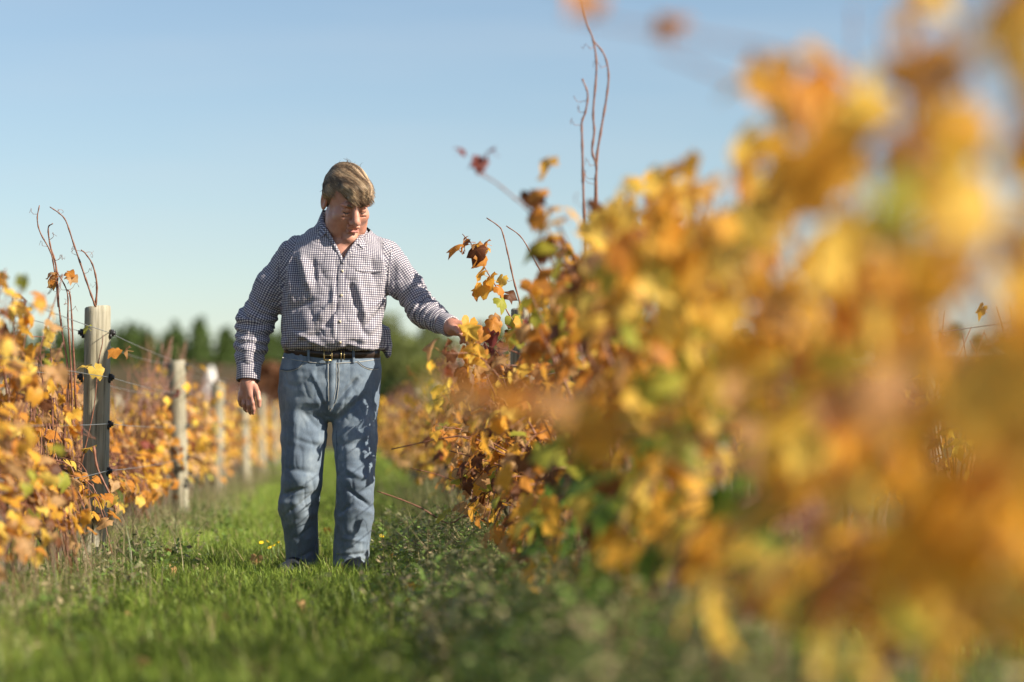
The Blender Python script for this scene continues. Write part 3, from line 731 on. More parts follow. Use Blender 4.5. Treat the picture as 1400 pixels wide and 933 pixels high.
class Field:
    def __init__(s, lo, hi, h):
        s.lo = np.array(lo, float); s.h = h; s.n = np.ceil((np.array(hi) - s.lo) / h).astype(int) + 1
        s.ax = [s.lo[i] + h * np.arange(s.n[i]) for i in range(3)]; s.D = np.full(s.n, .2, np.float32)
    def sub(s, lo, hi, pad):
        a = np.clip(((np.array(lo) - pad - s.lo) / s.h).astype(int), 0, s.n); b = np.clip(((np.array(hi) + pad - s.lo) / s.h).astype(int) + 2, 0, s.n)
        sl = tuple(slice(x, y) for x, y in zip(a, b)); g = np.meshgrid(*[s.ax[i][sl[i]] for i in range(3)], indexing='ij'); return sl, g
    def comb(s, sl, d, k, mode):
        a = s.D[sl]
        if mode == 'add':
            h = np.clip(.5 + .5 * (a - d) / k, 0, 1); s.D[sl] = a * (1 - h) + d * h - k * h * (1 - h)
        else:
            h = np.clip(.5 - .5 * (a + d) / k, 0, 1); s.D[sl] = a * (1 - h) - d * h + k * h * (1 - h)
    def cone(s, a, b, ra, rb, k=.02, mode='add', flat=None):
        a, b = np.array(a, float), np.array(b, float); R_ = max(ra, rb)
        sl, g = s.sub(np.minimum(a, b) - R_, np.maximum(a, b) + R_, k + .02); ba = b - a; L = max((ba ** 2).sum(), 1e-9)
        p = [g[i] - a[i] for i in range(3)]; t = np.clip((p[0] * ba[0] + p[1] * ba[1] + p[2] * ba[2]) / L, 0, 1)
        q = [p[i] - ba[i] * t for i in range(3)]; sc3 = flat or (1, 1, 1)
        s.comb(sl, np.sqrt(sum((q[i] / sc3[i]) ** 2 for i in range(3))) - (ra + (rb - ra) * t), k, mode)
    def ell(s, c, r, k=.02, mode='add', M=None):
        c = np.array(c, float); R_ = max(r); sl, g = s.sub(c - R_, c + R_, k + .02); p = [g[i] - c[i] for i in range(3)]
        if M is not None: p = [M[0][i] * p[0] + M[1][i] * p[1] + M[2][i] * p[2] for i in range(3)]
        k0 = np.sqrt(sum((p[i] / r[i]) ** 2 for i in range(3))); k1 = np.sqrt(sum((p[i] / r[i] ** 2) ** 2 for i in range(3))) + 1e-9
        s.comb(sl, k0 * (k0 - 1) / k1, k, mode)
    def chain(s, pts, rads, k=.03):
        for i in range(len(pts) - 1): s.cone(pts[i], pts[i + 1], rads[i], rads[i + 1], k)
    def loft(s, tab, k=.03, e=2.35):
        t = np.array(tab, float); z = t[:, 0]; o = np.argsort(z); t = t[o]; z = t[:, 0]
        sl, g = s.sub((-.6, -.5, z[0]), (.6, .5, z[-1]), .03)
        cx, cy, a, b = [np.interp(g[2], z, t[:, i]) for i in (1, 2, 3, 4)]
        d = ((np.abs((g[0] - cx) / a) ** e + np.abs((g[1] - cy) / b) ** e) ** (1 / e) - 1) * np.minimum(a, b) * .95
        d = np.maximum(d, np.maximum(z[0] - g[2], g[2] - z[-1])); s.comb(sl, d, k, 'add')
    def mesh(s):
        D = s.D; ins = D < 0; n = s.n
        c = np.zeros(tuple(n - 1), np.uint8)
        for i in (0, 1):
            for j in (0, 1):
                for k in (0, 1): c += ins[i:n[0] - 1 + i, j:n[1] - 1 + j, k:n[2] - 1 + k]
        act = np.argwhere((c > 0) & (c < 8)); idx = np.full(tuple(n - 1), -1, np.int64); idx[tuple(act.T)] = np.arange(len(act))
        acc = np.zeros((len(act), 3)); cnt = np.zeros(len(act)); cor = [np.array((i, j, k)) for i in (0, 1) for j in (0, 1) for k in (0, 1)]
        val = {tuple(q): D[tuple((act + q).T)] for q in cor}
        for q in cor:
            for a in range(3):
                if q[a]: continue
                q2 = q.copy(); q2[a] = 1; v0, v1 = val[tuple(q)], val[tuple(q2)]; m = (v0 < 0) != (v1 < 0)
                t = np.where(m, v0 / np.where(m, v0 - v1, 1), 0); pt = np.repeat(q[None].astype(float), len(act), 0); pt[:, a] = t
                acc[m] += pt[m]; cnt[m] += 1
        V = s.lo + s.h * (act + acc / cnt[:, None]); Fs = []
        for a in range(3):
            b, e = (a + 1) % 3, (a + 2) % 3; sl0 = [slice(1, n[i] - 1) for i in range(3)]; sl0[a] = slice(0, n[a] - 1)
            sl1 = list(sl0); sl1[a] = slice(1, n[a]); A, B = ins[tuple(sl0)], ins[tuple(sl1)]
            ed = np.argwhere(A != B); off = np.array([x.start for x in sl0]); flip = A[tuple(ed.T)]; ed = ed + off
            q = []
            for db, de in ((-1, -1), (0, -1), (0, 0), (-1, 0)):
                w_ = ed.copy(); w_[:, b] += db; w_[:, e] += de; q.append(idx[tuple(w_.T)])
            q = np.stack(q, 1); q[~flip] = q[~flip][:, ::-1]; Fs.append(q)
        F = np.concatenate(Fs); return V, F[(F >= 0).all(1)]

def vnormals(V, F):
    n = np.cross(V[F[:, 2]] - V[F[:, 0]], V[F[:, 3]] - V[F[:, 1]]); o = np.zeros_like(V)
    for k in range(4): np.add.at(o, F[:, k], n)
    return o / (np.linalg.norm(o, axis=1)[:, None] + 1e-12)
def relax(V, F, it=2, f=.5):
    for _ in range(it):
        a = np.zeros_like(V); c = np.zeros(len(V))
        for k in range(4):
            np.add.at(a, F[:, k], V[F[:, (k + 1) % 4]] + V[F[:, (k + 3) % 4]]); np.add.at(c, F[:, k], 2)
        V = V * (1 - f) + f * a / c[:, None]
    return V
def segd(P_, a, b):
    a, b = np.array(a, float), np.array(b, float); ba = b - a; t = np.clip(((P_ - a) @ ba) / (ba @ ba), 0, 1)
    return np.linalg.norm(P_ - a - t[:, None] * ba, axis=1), t

# ---------------------------------------------------------------- head frame
HS = 1.17
HC = MP(474, 276, -.10)
hp, hy = R(31), R(21)
RX = np.array([[1, 0, 0], [0, math.cos(hp), -math.sin(hp)], [0, math.sin(hp), math.cos(hp)]])
RZ = np.array([[math.cos(hy), -math.sin(hy), 0], [math.sin(hy), math.cos(hy), 0], [0, 0, 1]])
HR = RZ @ RX @ np.array([[math.cos(R(-3)), 0, math.sin(R(-3))], [0, 1, 0], [-math.sin(R(-3)), 0, math.cos(R(-3))]])
def H(x, y, z): return HC + HR @ (np.array((x, y, z)) * HS)

# ---------------------------------------------------------------- body (skin): one continuous surface
B = Field((-.48, -.42, -.01), (.68, .34, 1.80), .0036)
sk = lambda c, r, k=.02, mode='add': B.ell(H(*c), np.array(r) * HS, k, mode, HR)
# torso, arms, legs (inside the clothes)
B.cone(MP(457, 500), MP(462, 400, -.005), .12, .13, .04); B.cone(MP(440, 365, -.01), MP(490, 365, -.02), .095, .095, .05)
B.cone(MP(467, 350, -.055), H(0, .025, -.07), .080, .072, .03)
SH_R, EL_R, WR_R = MP(398, 345, -.01), MP(348, 441, .04), MP(339.5, 514, -.03)
SH_L, EL_L, WR_L = MP(533, 352, -.02), MP(580, 427, -.07), MP(614.5, 446.5, -.24)
B.chain([MP(440, 365), SH_R, EL_R, WR_R], [.07, .045, .04, .030]); B.chain([MP(490, 365), SH_L, EL_L, WR_L], [.07, .045, .04, .031])
for hip, kn, an in ((MP(420, 520), MP(411, 655, -.01), MP(412, 775, .08)), (MP(485, 520), MP(486, 655, -.07), MP(481, 770, -.05))):
    B.chain([MP(452, 505, .01), hip, kn, an], [.09, .07, .05, .035])
# head
sk((0, .018, .045), (.077, .097, .086)); sk((0, -.028, -.03), (.064, .070, .088), .03)
for s in (-1, 1):
    sk((s * .046, -.030, -.065), (.030, .042, .042), .025); sk((s * .040, -.066, -.022), (.026, .026, .026), .02)
    sk((s * .030, -.088, .030), (.028, .012, .010), .012); sk((s * .031, -.104, .010), (.019, .018, .0125), .008, 'sub'); sk((s * .031, -.081, .008), (.0155, .013, .012), .005)
    sk((s * .014, -.110, -.030), (.010, .011, .009), .007)
    B.ell(H(s * .080, .018, -.004), np.array((.010, .024, .036)) * HS, .008, 'add', HR); B.ell(H(s * .088, .010, .0), np.array((.007, .012, .020)) * HS, .005, 'sub', HR)
B.cone(H(0, -.090, .026), H(0, -.122, -.022), .010 * HS, .0155 * HS, .012)
sk((0, -.082, -.104), (.027, .024, .022), .02); sk((0, -.045, -.112), (.045, .042, .026), .03)
B.cone(H(-.020, -.102, -.0515), H(.020, -.102, -.0515), .0065 * HS, .0065 * HS, .008); B.cone(H(-.019, -.099, -.068), H(.019, -.099, -.068), .0075 * HS, .0075 * HS, .008)
for s in (-1, 1):
    B.cone(H(0, -.1125, -.0585), H(s * .028, -.101, -.0655), .0055 * HS, .005 * HS, .004, 'sub')
    sk((s * .031, -.0885, -.008), (.017, .008, .006), .006); B.cone(H(s * .016, -.098, -.012), H(s * .044, -.088, -.016), .0028 * HS, .002 * HS, .004, 'sub')
    B.cone(H(s * .040, -.083, -.080), H(s * .030, -.083, -.105), .004 * HS, .003 * HS, .008, 'sub'); sk((s * .048, -.045, -.088), (.020, .03, .022), .015)
for q in (0, 1, 2): B.cone(H(-.035, -.092 + q * .004, .048 + q * .012), H(.035, -.092 + q * .004, .048 + q * .012), .003 * HS, .003 * HS, .004, 'sub')
for s in (-1, 1): B.cone(H(s * .008, -.106, .022), H(s * .007, -.104, .040), .0022 * HS, .002 * HS, .003, 'sub')
for s in (-1, 1): B.cone(H(s * .026, -.116, -.022), H(s * .036, -.098, -.064), .0055 * HS, .0045 * HS, .008, 'sub')
# hands
def finger(pts, rads): B.chain(pts, [q * .9 for q in rads], .004)
# hanging hand: back of the hand to the camera, thumb on the inner side
k = MP(338, 541, -.05)
B.cone(WR_R, MP(339, 523, -.035), .030, .031, .02); B.cone(MP(338.5, 524, -.035), MP(333, 541, -.03), .027, .022, .015); B.cone(MP(341, 524, -.045), MP(343, 541, -.06), .025, .018, .015)
finger([MP(344, 540, -.062), MP(346, 551, -.072), MP(346.5, 559, -.068), MP(346, 565, -.058)], [.0125, .0115, .0105, .009])
finger([MP(339, 542, -.050), MP(340, 554, -.060), MP(341, 561, -.050), MP(342.5, 565, -.036)], [.0125, .0115, .0105, .009])
finger([MP(333.5, 541, -.035), MP(333.5, 552, -.042), MP(335, 559, -.032), MP(337.5, 562, -.018)], [.012, .011, .010, .009])
finger([MP(328.5, 538, -.018), MP(327.5, 547, -.024), MP(329, 553, -.014), MP(331.5, 555.5, -.002)], [.011, .010, .009, .008])
finger([MP(347, 526, -.052), MP(352, 537, -.072), MP(354, 547, -.078), MP(354.5, 555, -.072)], [.016, .0135, .012, .0095])
# reaching hand: fingers curl round a leaf stalk
B.cone(WR_L, MP(620, 447, -.27), .031, .030, .02); B.cone(MP(619, 446, -.27), MP(633, 446, -.30), .029, .021, .015); B.cone(MP(619, 450, -.265), MP(630, 454, -.285), .026, .019, .015)
finger([MP(634, 443.5, -.30), MP(640.5, 448, -.315), MP(643.5, 455, -.31), MP(644, 462, -.30)], [.0125, .0118, .0105, .009])
finger([MP(633, 447, -.292), MP(639, 453, -.305), MP(641, 460, -.30), MP(640.5, 466, -.29)], [.0125, .0115, .0105, .009])
finger([MP(630.5, 451, -.282), MP(636, 457, -.292), MP(637, 463, -.285), MP(635.5, 468, -.275)], [.012, .011, .010, .0085])
finger([MP(627, 454, -.27), MP(631, 460, -.278), MP(632, 465, -.272), MP(630, 469, -.264)], [.011, .010, .009, .008])
finger([MP(617, 447, -.285), MP(623, 450, -.325), MP(628, 455, -.345), MP(632.5, 459.5, -.350)], [.017, .0145, .0125, .010])
V, F = B.mesh(); V = relax(V, F, 1)
def skin(N):
    v = N.tc(); a = N.noise(22, 4, .6, v); b = N.noise(120, 3, .6, v)
    c = N.ramp(a, [(.3, (.45, .195, .135)), (.55, (.55, .285, .20)), (.8, (.49, .20, .145))])
    c = N.mix(N.math('MULTIPLY', b, .35), c, (.40, .15, .11))
    return N.pbsdf(c, .48, b, .25, .002, **{'Subsurface Weight': .12, 'Subsurface Scale': .006, 'Subsurface Radius': (1, .35, .2)})
M_SKIN = simple('skin', skin)
def lips(N): return N.pbsdf((.42, .15, .13), .45)
man = obj('person', mesh('person', V, F, [M_SKIN], True), None, MB0)
tag(man, 'man in checked shirt and blue jeans walking between the vine rows, touching leaves', 'person')
def dark_strip(name, pts, r, mat):
    m = MB(); m.tube([tuple(p) for p in pts], r, 6); return m.build(name, mat, man)
M_BROW = simple('brow_hair', lambda N: N.pbsdf((.16, .11, .07), .7))
M_LIP = simple('lips', lips)
M_LASH = simple('lash', lambda N: N.pbsdf((.05, .03, .025), .6))
for s in (-1, 1):
    dark_strip('eyebrow', [H(s * .014, -.1005, .027), H(s * .030, -.0995, .033), H(s * .047, -.088, .028)], [.0035 * HS, .0045 * HS, .0025 * HS], M_BROW)
    dark_strip('eyelashes', [H(s * .018, -.0945, .003), H(s * .031, -.0955, -.0015), H(s * .044, -.089, .003)], [.0012 * HS, .002 * HS, .0012 * HS], M_LASH)
dark_strip('lower_lip', [H(-.019, -.1045, -.0635), H(-.008, -.1085, -.0665), H(.008, -.1085, -.0665), H(.019, -.1045, -.0635)], [.0022 * HS, .0036 * HS, .0036 * HS, .0022 * HS], M_LIP)

# ---------------------------------------------------------------- hair
HF = Field((HC - .22).tolist(), (HC + .24).tolist(), .004)
HF.ell(H(0, .022, .052), np.array((.085, .107, .089)) * HS, .01, 'add', HR)
HF.ell(H(.006, -.062, .090), np.array((.064, .044, .033)) * HS, .03, 'add', HR)      # swept fringe
HF.ell(H(.010, -.096, .058), np.array((.050, .014, .028)) * HS, .02, 'add', HR)
for s in (-1, 1): HF.ell(H(s * .076, .012, .036), np.array((.018, .042, .044)) * HS, .02, 'add', HR)
HF.ell(H(0, .085, -.02), np.array((.070, .036, .062)) * HS, .03, 'add', HR)
V, F = HF.mesh(); V = relax(V, F, 1); L = ((V - HC) @ HR) / HS
# keep the part above the hair line
fr = L[F].mean(1); x, y, z = fr.T
line = np.interp(y, [-.13, -.085, -.055, -.03, .0, .03, .06, .13], [.034, .036, .050, .020, .004, -.004, -.06, -.08]) + .006 * np.sin(x * 160)
keep = z > line
F = F[keep]; Nn = vnormals(V, F)
lv = np.interp(L[:, 1], [-.13, -.085, -.055, -.03, .0, .03, .06, .13], [.034, .036, .050, .020, .004, -.004, -.06, -.08]); tp = np.clip((L[:, 2] - lv) / .03, 0, 1)
V = V - Nn * (.009 * (1 - tp) ** 2)[:, None]
strand = np.c_[(L[:, 0] + .25 * L[:, 1]) * 95, L[:, 1] * 16, L[:, 2] * 40]
flow = np.c_[(L[:, 0] * .9 + L[:, 1] * .55) * 52, (L[:, 1] * .9 - L[:, 0] * .55) * 9, L[:, 2] * 12]
V = V + Nn * (vnoise(flow, 1.0) * .0065 + vnoise(flow, 2.1, 5) * .0028 - .006)[:, None]
def hairm(N):
    v = N.mapping(N.tc('UV'), (1, 1, 1)); a = N.noise(1.0, 5, .7, v)
    c = N.ramp(a, [(.34, (.085, .055, .034)), (.5, (.25, .175, .105)), (.66, (.46, .35, .23))])
    return N.pbsdf(c, .5, a, .8, .006, **{'Specular IOR Level': .4})
M_HAIR = simple('hair', hairm)
def hair_uv(P_, n):
    L = ((P_ - HC) @ HR) / HS; return np.c_[(L[:, 0] * .9 + L[:, 1] * .55) * 120 + L[:, 2] * 12, (L[:, 1] * .9 - L[:, 0] * .55) * 10 + L[:, 2] * 8]
hair = obj('hair', mesh('hair', V, F, M_HAIR, True, uv=hair_uv(V[F.ravel()], None)), man)
hr = random.Random(4); MS = [MB(), MB(), MB()]; m = MS[1]; fc = V[F].mean(1); HBV = BVHTree.FromPolygons([Vector(v) for v in V], F.tolist())
for q in range(5200):      # loose strands lying over it, combed forward and to the side
    i = hr.randrange(len(fc)); p = Vector(fc[i]); l = Vector((((fc[i] - HC) @ HR) / HS).tolist())
    comb = Vector(HR @ np.array(((.62 if l.x < .03 else .25) + hr.gauss(0, .07), -.8 if l.z > .04 else .25, -.35 if l.z > .04 else -1))); pts = [p]; stp = hr.uniform(.008, .013)
    up_ = hr.random() < .008; m = MS[min(2, int(3 * (.5 + .5 * math.sin((l.x * .9 + l.y * .55) * 130) * .7 + hr.gauss(0, .2)).__abs__()))]
    for s in range(4):
        nx = pts[-1] + comb.normalized() * stp; hit = HBV.find_nearest(nx)
        nn = hit[1]
        if s >= 2 and l.z < .085 and l.y < .03: pts.append(nx + Vector((0, 0, -.001)) + nn * .001); continue
        pts.append(hit[0] + nn * (.0003 + .0010 * hr.random() + (.004 * s if up_ else 0)))
    m.tube(pts, [.0004, .0006, .0006, .0005, .0002], 3, caps=False)
for q in range(26):        # wisps on the crown
    p = HBV.find_nearest(Vector(H(hr.gauss(-.005, .022), hr.gauss(.02, .03), .142)))[0]; d = Vector((hr.gauss(-.2, .5), hr.gauss(0, .5), 1)).normalized(); m.tube([p, p + d * .012, p + d * .022 + Vector((hr.gauss(0, .008), 0, 0))], [.0010, .0008, .0003], 3, caps=False)
for m, (nm_, c_) in zip(MS, (('dark_hair_strands', (.11, .073, .045)), ('brown_hair_strands', (.30, .195, .115)), ('grey_hair_strands', (.53, .39, .25)))):
    obj('strands', mesh('strands', m.V, m.F, simple(nm_, lambda N: N.pbsdf(c_, .45)), True), hair)

# ---------------------------------------------------------------- shirt
S = Field((-.46, -.36, .86), (.62, .30, 1.62), .0045)
def row_px(y, x0, x1, b, cy):
    c = MP((x0 + x1) / 2, y, 0); return (c[2], c[0], cy, (x1 - x0) / 2 * PXM * .975, b)
S.loft([row_px(486, 396, 508, .12, .01), row_px(482, 390, 518, .145, .005), row_px(477, 385, 525, .170, -.004), row_px(466, 383, 526, .182, -.012), row_px(440, 384, 524, .180, -.018), row_px(415, 383, 530, .168, -.02),
        row_px(380, 386, 530, .158, -.022), row_px(350, 391, 533, .142, -.02), row_px(333, 400, 527, .122, -.015), row_px(320, 415, 512, .105, -.01), row_px(309, 430, 502, .092, -.005), row_px(300, 440, 494, .085, 0)], .03)
slR = [MP(404, 346, -.01), MP(372, 393, .02), MP(348.5, 441, .04), MP(343, 474, .012), MP(341, 490, -.01)]
slL = [MP(528, 352, -.02), MP(556, 391, -.04), MP(577, 424, -.075), MP(594, 435, -.14), MP(602, 439.5, -.175)]
S.chain(slR, [.070, .071, .072, .062, .054], .035); S.chain(slL, [.070, .068, .061, .050, .046], .035)
S.cone(MP(527, 455, .03), MP(531, 484, .02), .030, .026, .03, flat=(.75, 1.5, 1))       # hem that has slipped over the belt
V, F = S.mesh(); V = relax(V, F, 2); Nn = vnormals(V, F)
# which limb does a vertex belong to
def limb(P_, ch):
    best = np.full(len(P_), 9.); al = np.zeros(len(P_)); acc = 0
    for i in range(len(ch) - 1):
        d, t = segd(P_, ch[i], ch[i + 1]); Ls = np.linalg.norm(ch[i + 1] - ch[i]); m_ = d < best; best[m_] = d[m_]; al[m_] = acc + t[m_] * Ls; acc += Ls
    return best, al
dR, aR = limb(V, slR); dL, aL = limb(V, slL)
tx = np.interp(V[:, 2], [.9, 1.5], [.01, .05])
isR = (dR < .10) & (V[:, 0] < MP(388, 400)[0] + np.interp(V[:, 2], [1.1, 1.43], [0, .05])); isL = (dL < .10) & (V[:, 0] > MP(531, 400)[0] - np.interp(V[:, 2], [1.1, 1.43], [-.012, .03]))
front = np.clip(-Nn[:, 1] * 1.5, 0, 1); disp = np.zeros(len(V))
# broad soft drape
disp += .006 * vnoise(V * np.array((1, 1, .45)), 14) + .003 * vnoise(V * np.array((1, 1, .6)), 34, 4)
# named folds on the front (px coords; width, height): ridges +, valleys -
FA = 1.5
def fold(x0, y0, x1, y1, wd, amp, mask=None, dy=-.15, curve=0):
    global disp
    a, b = MP(x0, y0, dy), MP(x1, y1, dy); Q = V.copy(); Q[:, 1] = dy; d, t = segd(Q, a, b)
    f = np.exp(-(d / wd) ** 2) * amp * FA * np.clip(np.sin(np.clip(t, .04, .96) * math.pi) * 1.6, 0, 1); disp += f * (front if mask is None else mask)
torso = ~(isR | isL); tf = front * torso
for a in [(412, 345, 425, 400, .016, .014), (402, 350, 410, 395, .012, -.010), (398, 340, 400, 420, .014, .012), (428, 352, 432, 390, .010, -.009), (478, 385, 489, 425, .011, -.013), (488, 380, 500, 440, .014, .010),
          (489, 425, 503, 465, .012, -.012), (466, 415, 440, 452, .011, -.012), (462, 405, 432, 440, .012, .010), (440, 455, 405, 470, .012, -.008), (520, 345, 522, 400, .012, .010), (510, 350, 513, 385, .009, -.008),
          (395, 425, 430, 410, .012, -.007), (526, 420, 500, 450, .012, -.008), (455, 380, 458, 470, .010, .006), (515, 440, 490, 472, .012, .008), (400, 455, 450, 476, .011, .009), (470, 470, 520, 478, .010, .009)]: fold(*a, mask=tf)
# blousing above the belt
zb = MP(450, 476)[2]; disp += torso * .010 * np.exp(-((V[:, 2] - zb - .015) / .02) ** 2) * (vnoise(np.c_[V[:, 0] * 22, V[:, 1] * 12, V[:, 2] * 0], 1) + .2)
# sleeves: rings of folds near elbow and wrist, long drags from the shoulder
for ism, al, ch, sd in ((isR, aR, slR, 0), (isL, aL, slL, 9)):
    el = np.linalg.norm(ch[1] - ch[0]) + np.linalg.norm(ch[2] - ch[1])
    wv = np.sin((al + .35 * V[:, 1] * (1 if sd == 0 else -1) + .02 * vnoise(V, 12, sd)) * 150); amp = .0055 * np.exp(-((al - el) / .09) ** 2) + .0042 * np.exp(-((al - el - .15) / .06) ** 2)
    disp += ism * (amp * wv + .0055 * vnoise(V * np.array((.7, 1, .7)), 22, sd + 2))
    disp += ism * .006 * np.exp(-((al - el) / .05) ** 2) * vnoise(V, 30, 3)
cr_ = lambda sc3, f, off: np.clip(1 - np.abs(vnoise(V * np.array(sc3), f, off)) * 2.2, 0, 1) ** 2
disp += -.0045 * cr_((1.3, 1, .5), 15, 1) - .003 * cr_((.7, 1, 1.1), 30, 5)
V = V + Nn * (disp + .0015)[:, None]
# uv in metres of cloth
def torso_uv(Q):
    cx = np.interp(Q[:, 2], [.93, 1.16, 1.45], [.012, .025, .05]); th = np.arctan2(Q[:, 0] - cx, -(Q[:, 1] + .012)); rr = np.hypot((Q[:, 0] - cx) / .22, (Q[:, 1] + .012) / .17)
    u = np.where(np.abs(th) < 1.45, (Q[:, 0] - cx) * (1 + .12 * (np.abs(th) / 1.45) ** 3), np.sign(th) * (.24 + (np.abs(th) - 1.45) * .19)); w_ = np.clip((Q[:, 2] - 1.33) / .10, 0, 1); w_ = w_ * w_ * (3 - 2 * w_); return np.c_[u, Q[:, 2] + (Q[:, 1] + .15) * w_]
def sleeve_uv(Q, ch):
    al = np.zeros(len(Q)); acc = 0; ax = ch[-1] - ch[0]; ax /= np.linalg.norm(ax); e1 = np.cross(ax, (0, 1, 0)); e1 /= np.linalg.norm(e1); e2 = np.cross(ax, e1)
    c = np.zeros_like(Q); best = np.full(len(Q), 9.)
    for i in range(len(ch) - 1):
        ba = ch[i + 1] - ch[i]; t = np.clip(((Q - ch[i]) @ ba) / (ba @ ba), -1 if i == 0 else 0, 3 if i == len(ch) - 2 else 1); dd = np.linalg.norm(Q - ch[i] - t[:, None] * ba, axis=1); m_ = dd < best; best[m_] = dd[m_]; al[m_] = (acc + t * np.linalg.norm(ba))[m_]; acc += np.linalg.norm(ba); c[m_] = (ch[i] + t[:, None] * (ch[i + 1] - ch[i]))[m_]
    q = Q - c; return np.c_[np.arctan2(q @ e1, -(q @ e2) * (1 if ch is slR else 1)) * .066, al]
Fl = F.ravel(); uvt = torso_uv(V)[Fl]; uvr = sleeve_uv(V, slR); uvl = sleeve_uv(V, slL)
fr = isR[F].sum(1) > 2; fl_ = isL[F].sum(1) > 2; UVs = uvt.reshape(-1, 4, 2)
for msk, u_ in ((fr, uvr), (fl_, uvl)):
    q = u_[F[msk]]; span = q[..., 0].max(1) - q[..., 0].min(1); bad = span > .2; q[bad, :, 0] = np.where(q[bad][..., 0] < 0, q[bad][..., 0] + .066 * 2 * math.pi, q[bad][..., 0]); UVs[msk] = q
# open neck
cen = V[F].mean(1); vx, vz = cen[:, 0], cen[:, 2]; A, Bq, Cq = MP(447, 314, -.15), MP(468.5, 357, -.15), MP(492, 330, -.15)
fz = (vz - Bq[2]); lx = Bq[0] + (A[0] - Bq[0]) * fz / (A[2] - Bq[2]); rx = Bq[0] + (Cq[0] - Bq[0]) * fz / (Cq[2] - Bq[2])
cut = (fz > 0) & (vx > lx) & (vx < rx) & (cen[:, 1] < -.02); cut |= (vz > MP(466, 304)[2]) & (cen[:, 1] < .05)
keepf = ~cut
def check(N):
    uv = N.tc('UV'); sep = N.n('SeparateXYZ'); N.l(uv, sep.inputs[0]); per = .0096
    def band(ax): return N.math('GREATER_THAN', N.math('FRACT', N.math('DIVIDE', sep.outputs[ax], per)), .46)
    a, b = band(0), band(1); s = N.math('ADD', a, b)
    c = N.ramp(N.math('MULTIPLY', s, .5), [(0, (.68, .65, .65)), (.25, (.22, .20, .25)), (.75, (.062, .06, .095))], 'CONSTANT')
    wv = N.noise(900, 2, .5, uv); big = N.noise(9, 3, .5, uv)
    c = N.mix(1.0, c, N.ramp(big, [(.3, (.90, .90, .92)), (.7, (1, 1, 1))]), 'MULTIPLY')
    return N.pbsdf(c, .85, wv, .25, .001, **{'Sheen Weight': .15})
M_SHIRT = simple('gingham_cotton', check)
shirt = obj('shirt', mesh('shirt', V, F[keepf], M_SHIRT, True, uv=UVs[keepf].reshape(-1, 2)), man)
SB = BVHTree.FromPolygons([Vector(v) for v in V], F[keepf].tolist())
def surf(bv, px, py, off=.003, dy=-.15):
    """point on the garment in front of which pixel (px,py) lies"""
    q = Vector(MP(px, py, dy)); o = Vector(CAM - MB0); dr = (q - o).normalized(); h_ = bv.ray_cast(o, dr)
    return (h_[0] + h_[1] * off, h_[1]) if h_[0] else (q, Vector((0, -1, 0)))
def ribbon(name, bv, pts, wd, th, mat, parent, off=.001, n=14, uvm=True):
    c = [surf(bv, *p, off) for p in [(q.x, q.y) for q in spline([(a, b, 0) for a, b in pts], n)]]; V = []; F = []; UVc = []
    for i, (p, nn) in enumerate(c):
        t = (c[min(i + 1, n - 1)][0] - c[max(i - 1, 0)][0]).normalized(); s = t.cross(nn).normalized()
        V += [p - s * wd, p - s * wd * .8 + nn * th, p + s * wd * .8 + nn * th, p + s * wd]
    for i in range(n - 1):
        for k in range(3): F.append((4 * i + k, 4 * i + 4 + k, 4 * i + 5 + k, 4 * i + 1 + k))
    uv = [(V[i].x, V[i].z) for f in F for i in f]
    return obj(name, mesh(name, [tuple(v) for v in V], F, mat, True, uv=uv), parent)
ribbon('placket', SB, [(468.5, 362), (466, 392), (464, 425), (464, 455), (465, 474)], .016, .0025, M_SHIRT, shirt, .0005, 22)
M_BTN = simple('shirt_button', lambda N: N.pbsdf((.50, .42, .30), .35))
for x, y in ((468, 371), (466.5, 404), (464.8, 440), (465, 468)):
    p, nn = surf(SB, x, y, .0035); m = MB(); m.tube([p, p + nn * .003], .0058, 10); m.build('button', M_BTN, shirt)
ribbon('pocket_edge', SB, [(487, 369), (500, 371), (521, 371)], .006, .0018, M_SHIRT, shirt, .0005, 10)
ribbon('shoulder_seam', SB, [(536, 338), (533, 360), (531, 385), (533, 405)], .004, .002, M_SHIRT, shirt, .0, 12)
ribbon('shoulder_seam', SB, [(392, 333), (384, 352), (381, 375), (384, 400)], .004, .002, M_SHIRT, shirt, .0, 12)
# collar: a folded leaf each side plus the stand behind the neck
def collar(rows, name='collar'):
    V = []; F = []; k = len(rows[0]) + 2
    for rw in rows:
        for p in rw: V.append(tuple(p))
        d = (np.array(rw[-1]) - np.array(rw[0])); V.append(tuple(np.array(rw[-1]) + (0, .012, .004))); V.append(tuple(np.array(rw[0]) + (0, .012, -.004)))
    for i in range(len(rows) - 1):
        for j in range(k): F.append((i * k + j, (i + 1) * k + j, (i + 1) * k + (j + 1) % k, i * k + (j + 1) % k))
    F.append(tuple(range(k))[::-1]); F.append(tuple((len(rows) - 1) * k + j for j in range(k)))
    me = mesh(name, V, F, M_SHIRT, True, uv=[(V[i][0] * .8 + V[i][1] * .6, V[i][2]) for f in F for i in f]); o = obj(name, me, shirt)
    return o
collar([(MP(466, 292, .095), MP(465, 296, .105), MP(464, 306, .12)), (MP(449, 288, .075), MP(445, 294, .085), MP(438, 312, .10)), (MP(441, 287, .03), MP(437, 296, .03), MP(428, 318, .03)),
        (MP(440.5, 292, -.03), MP(436, 303, -.045), MP(428, 324, -.062)), (MP(443, 303, -.085), MP(438, 313, -.108), MP(431.5, 328, -.122)), (MP(448.5, 317, -.125), MP(444, 320, -.134), MP(434, 329, -.136))])
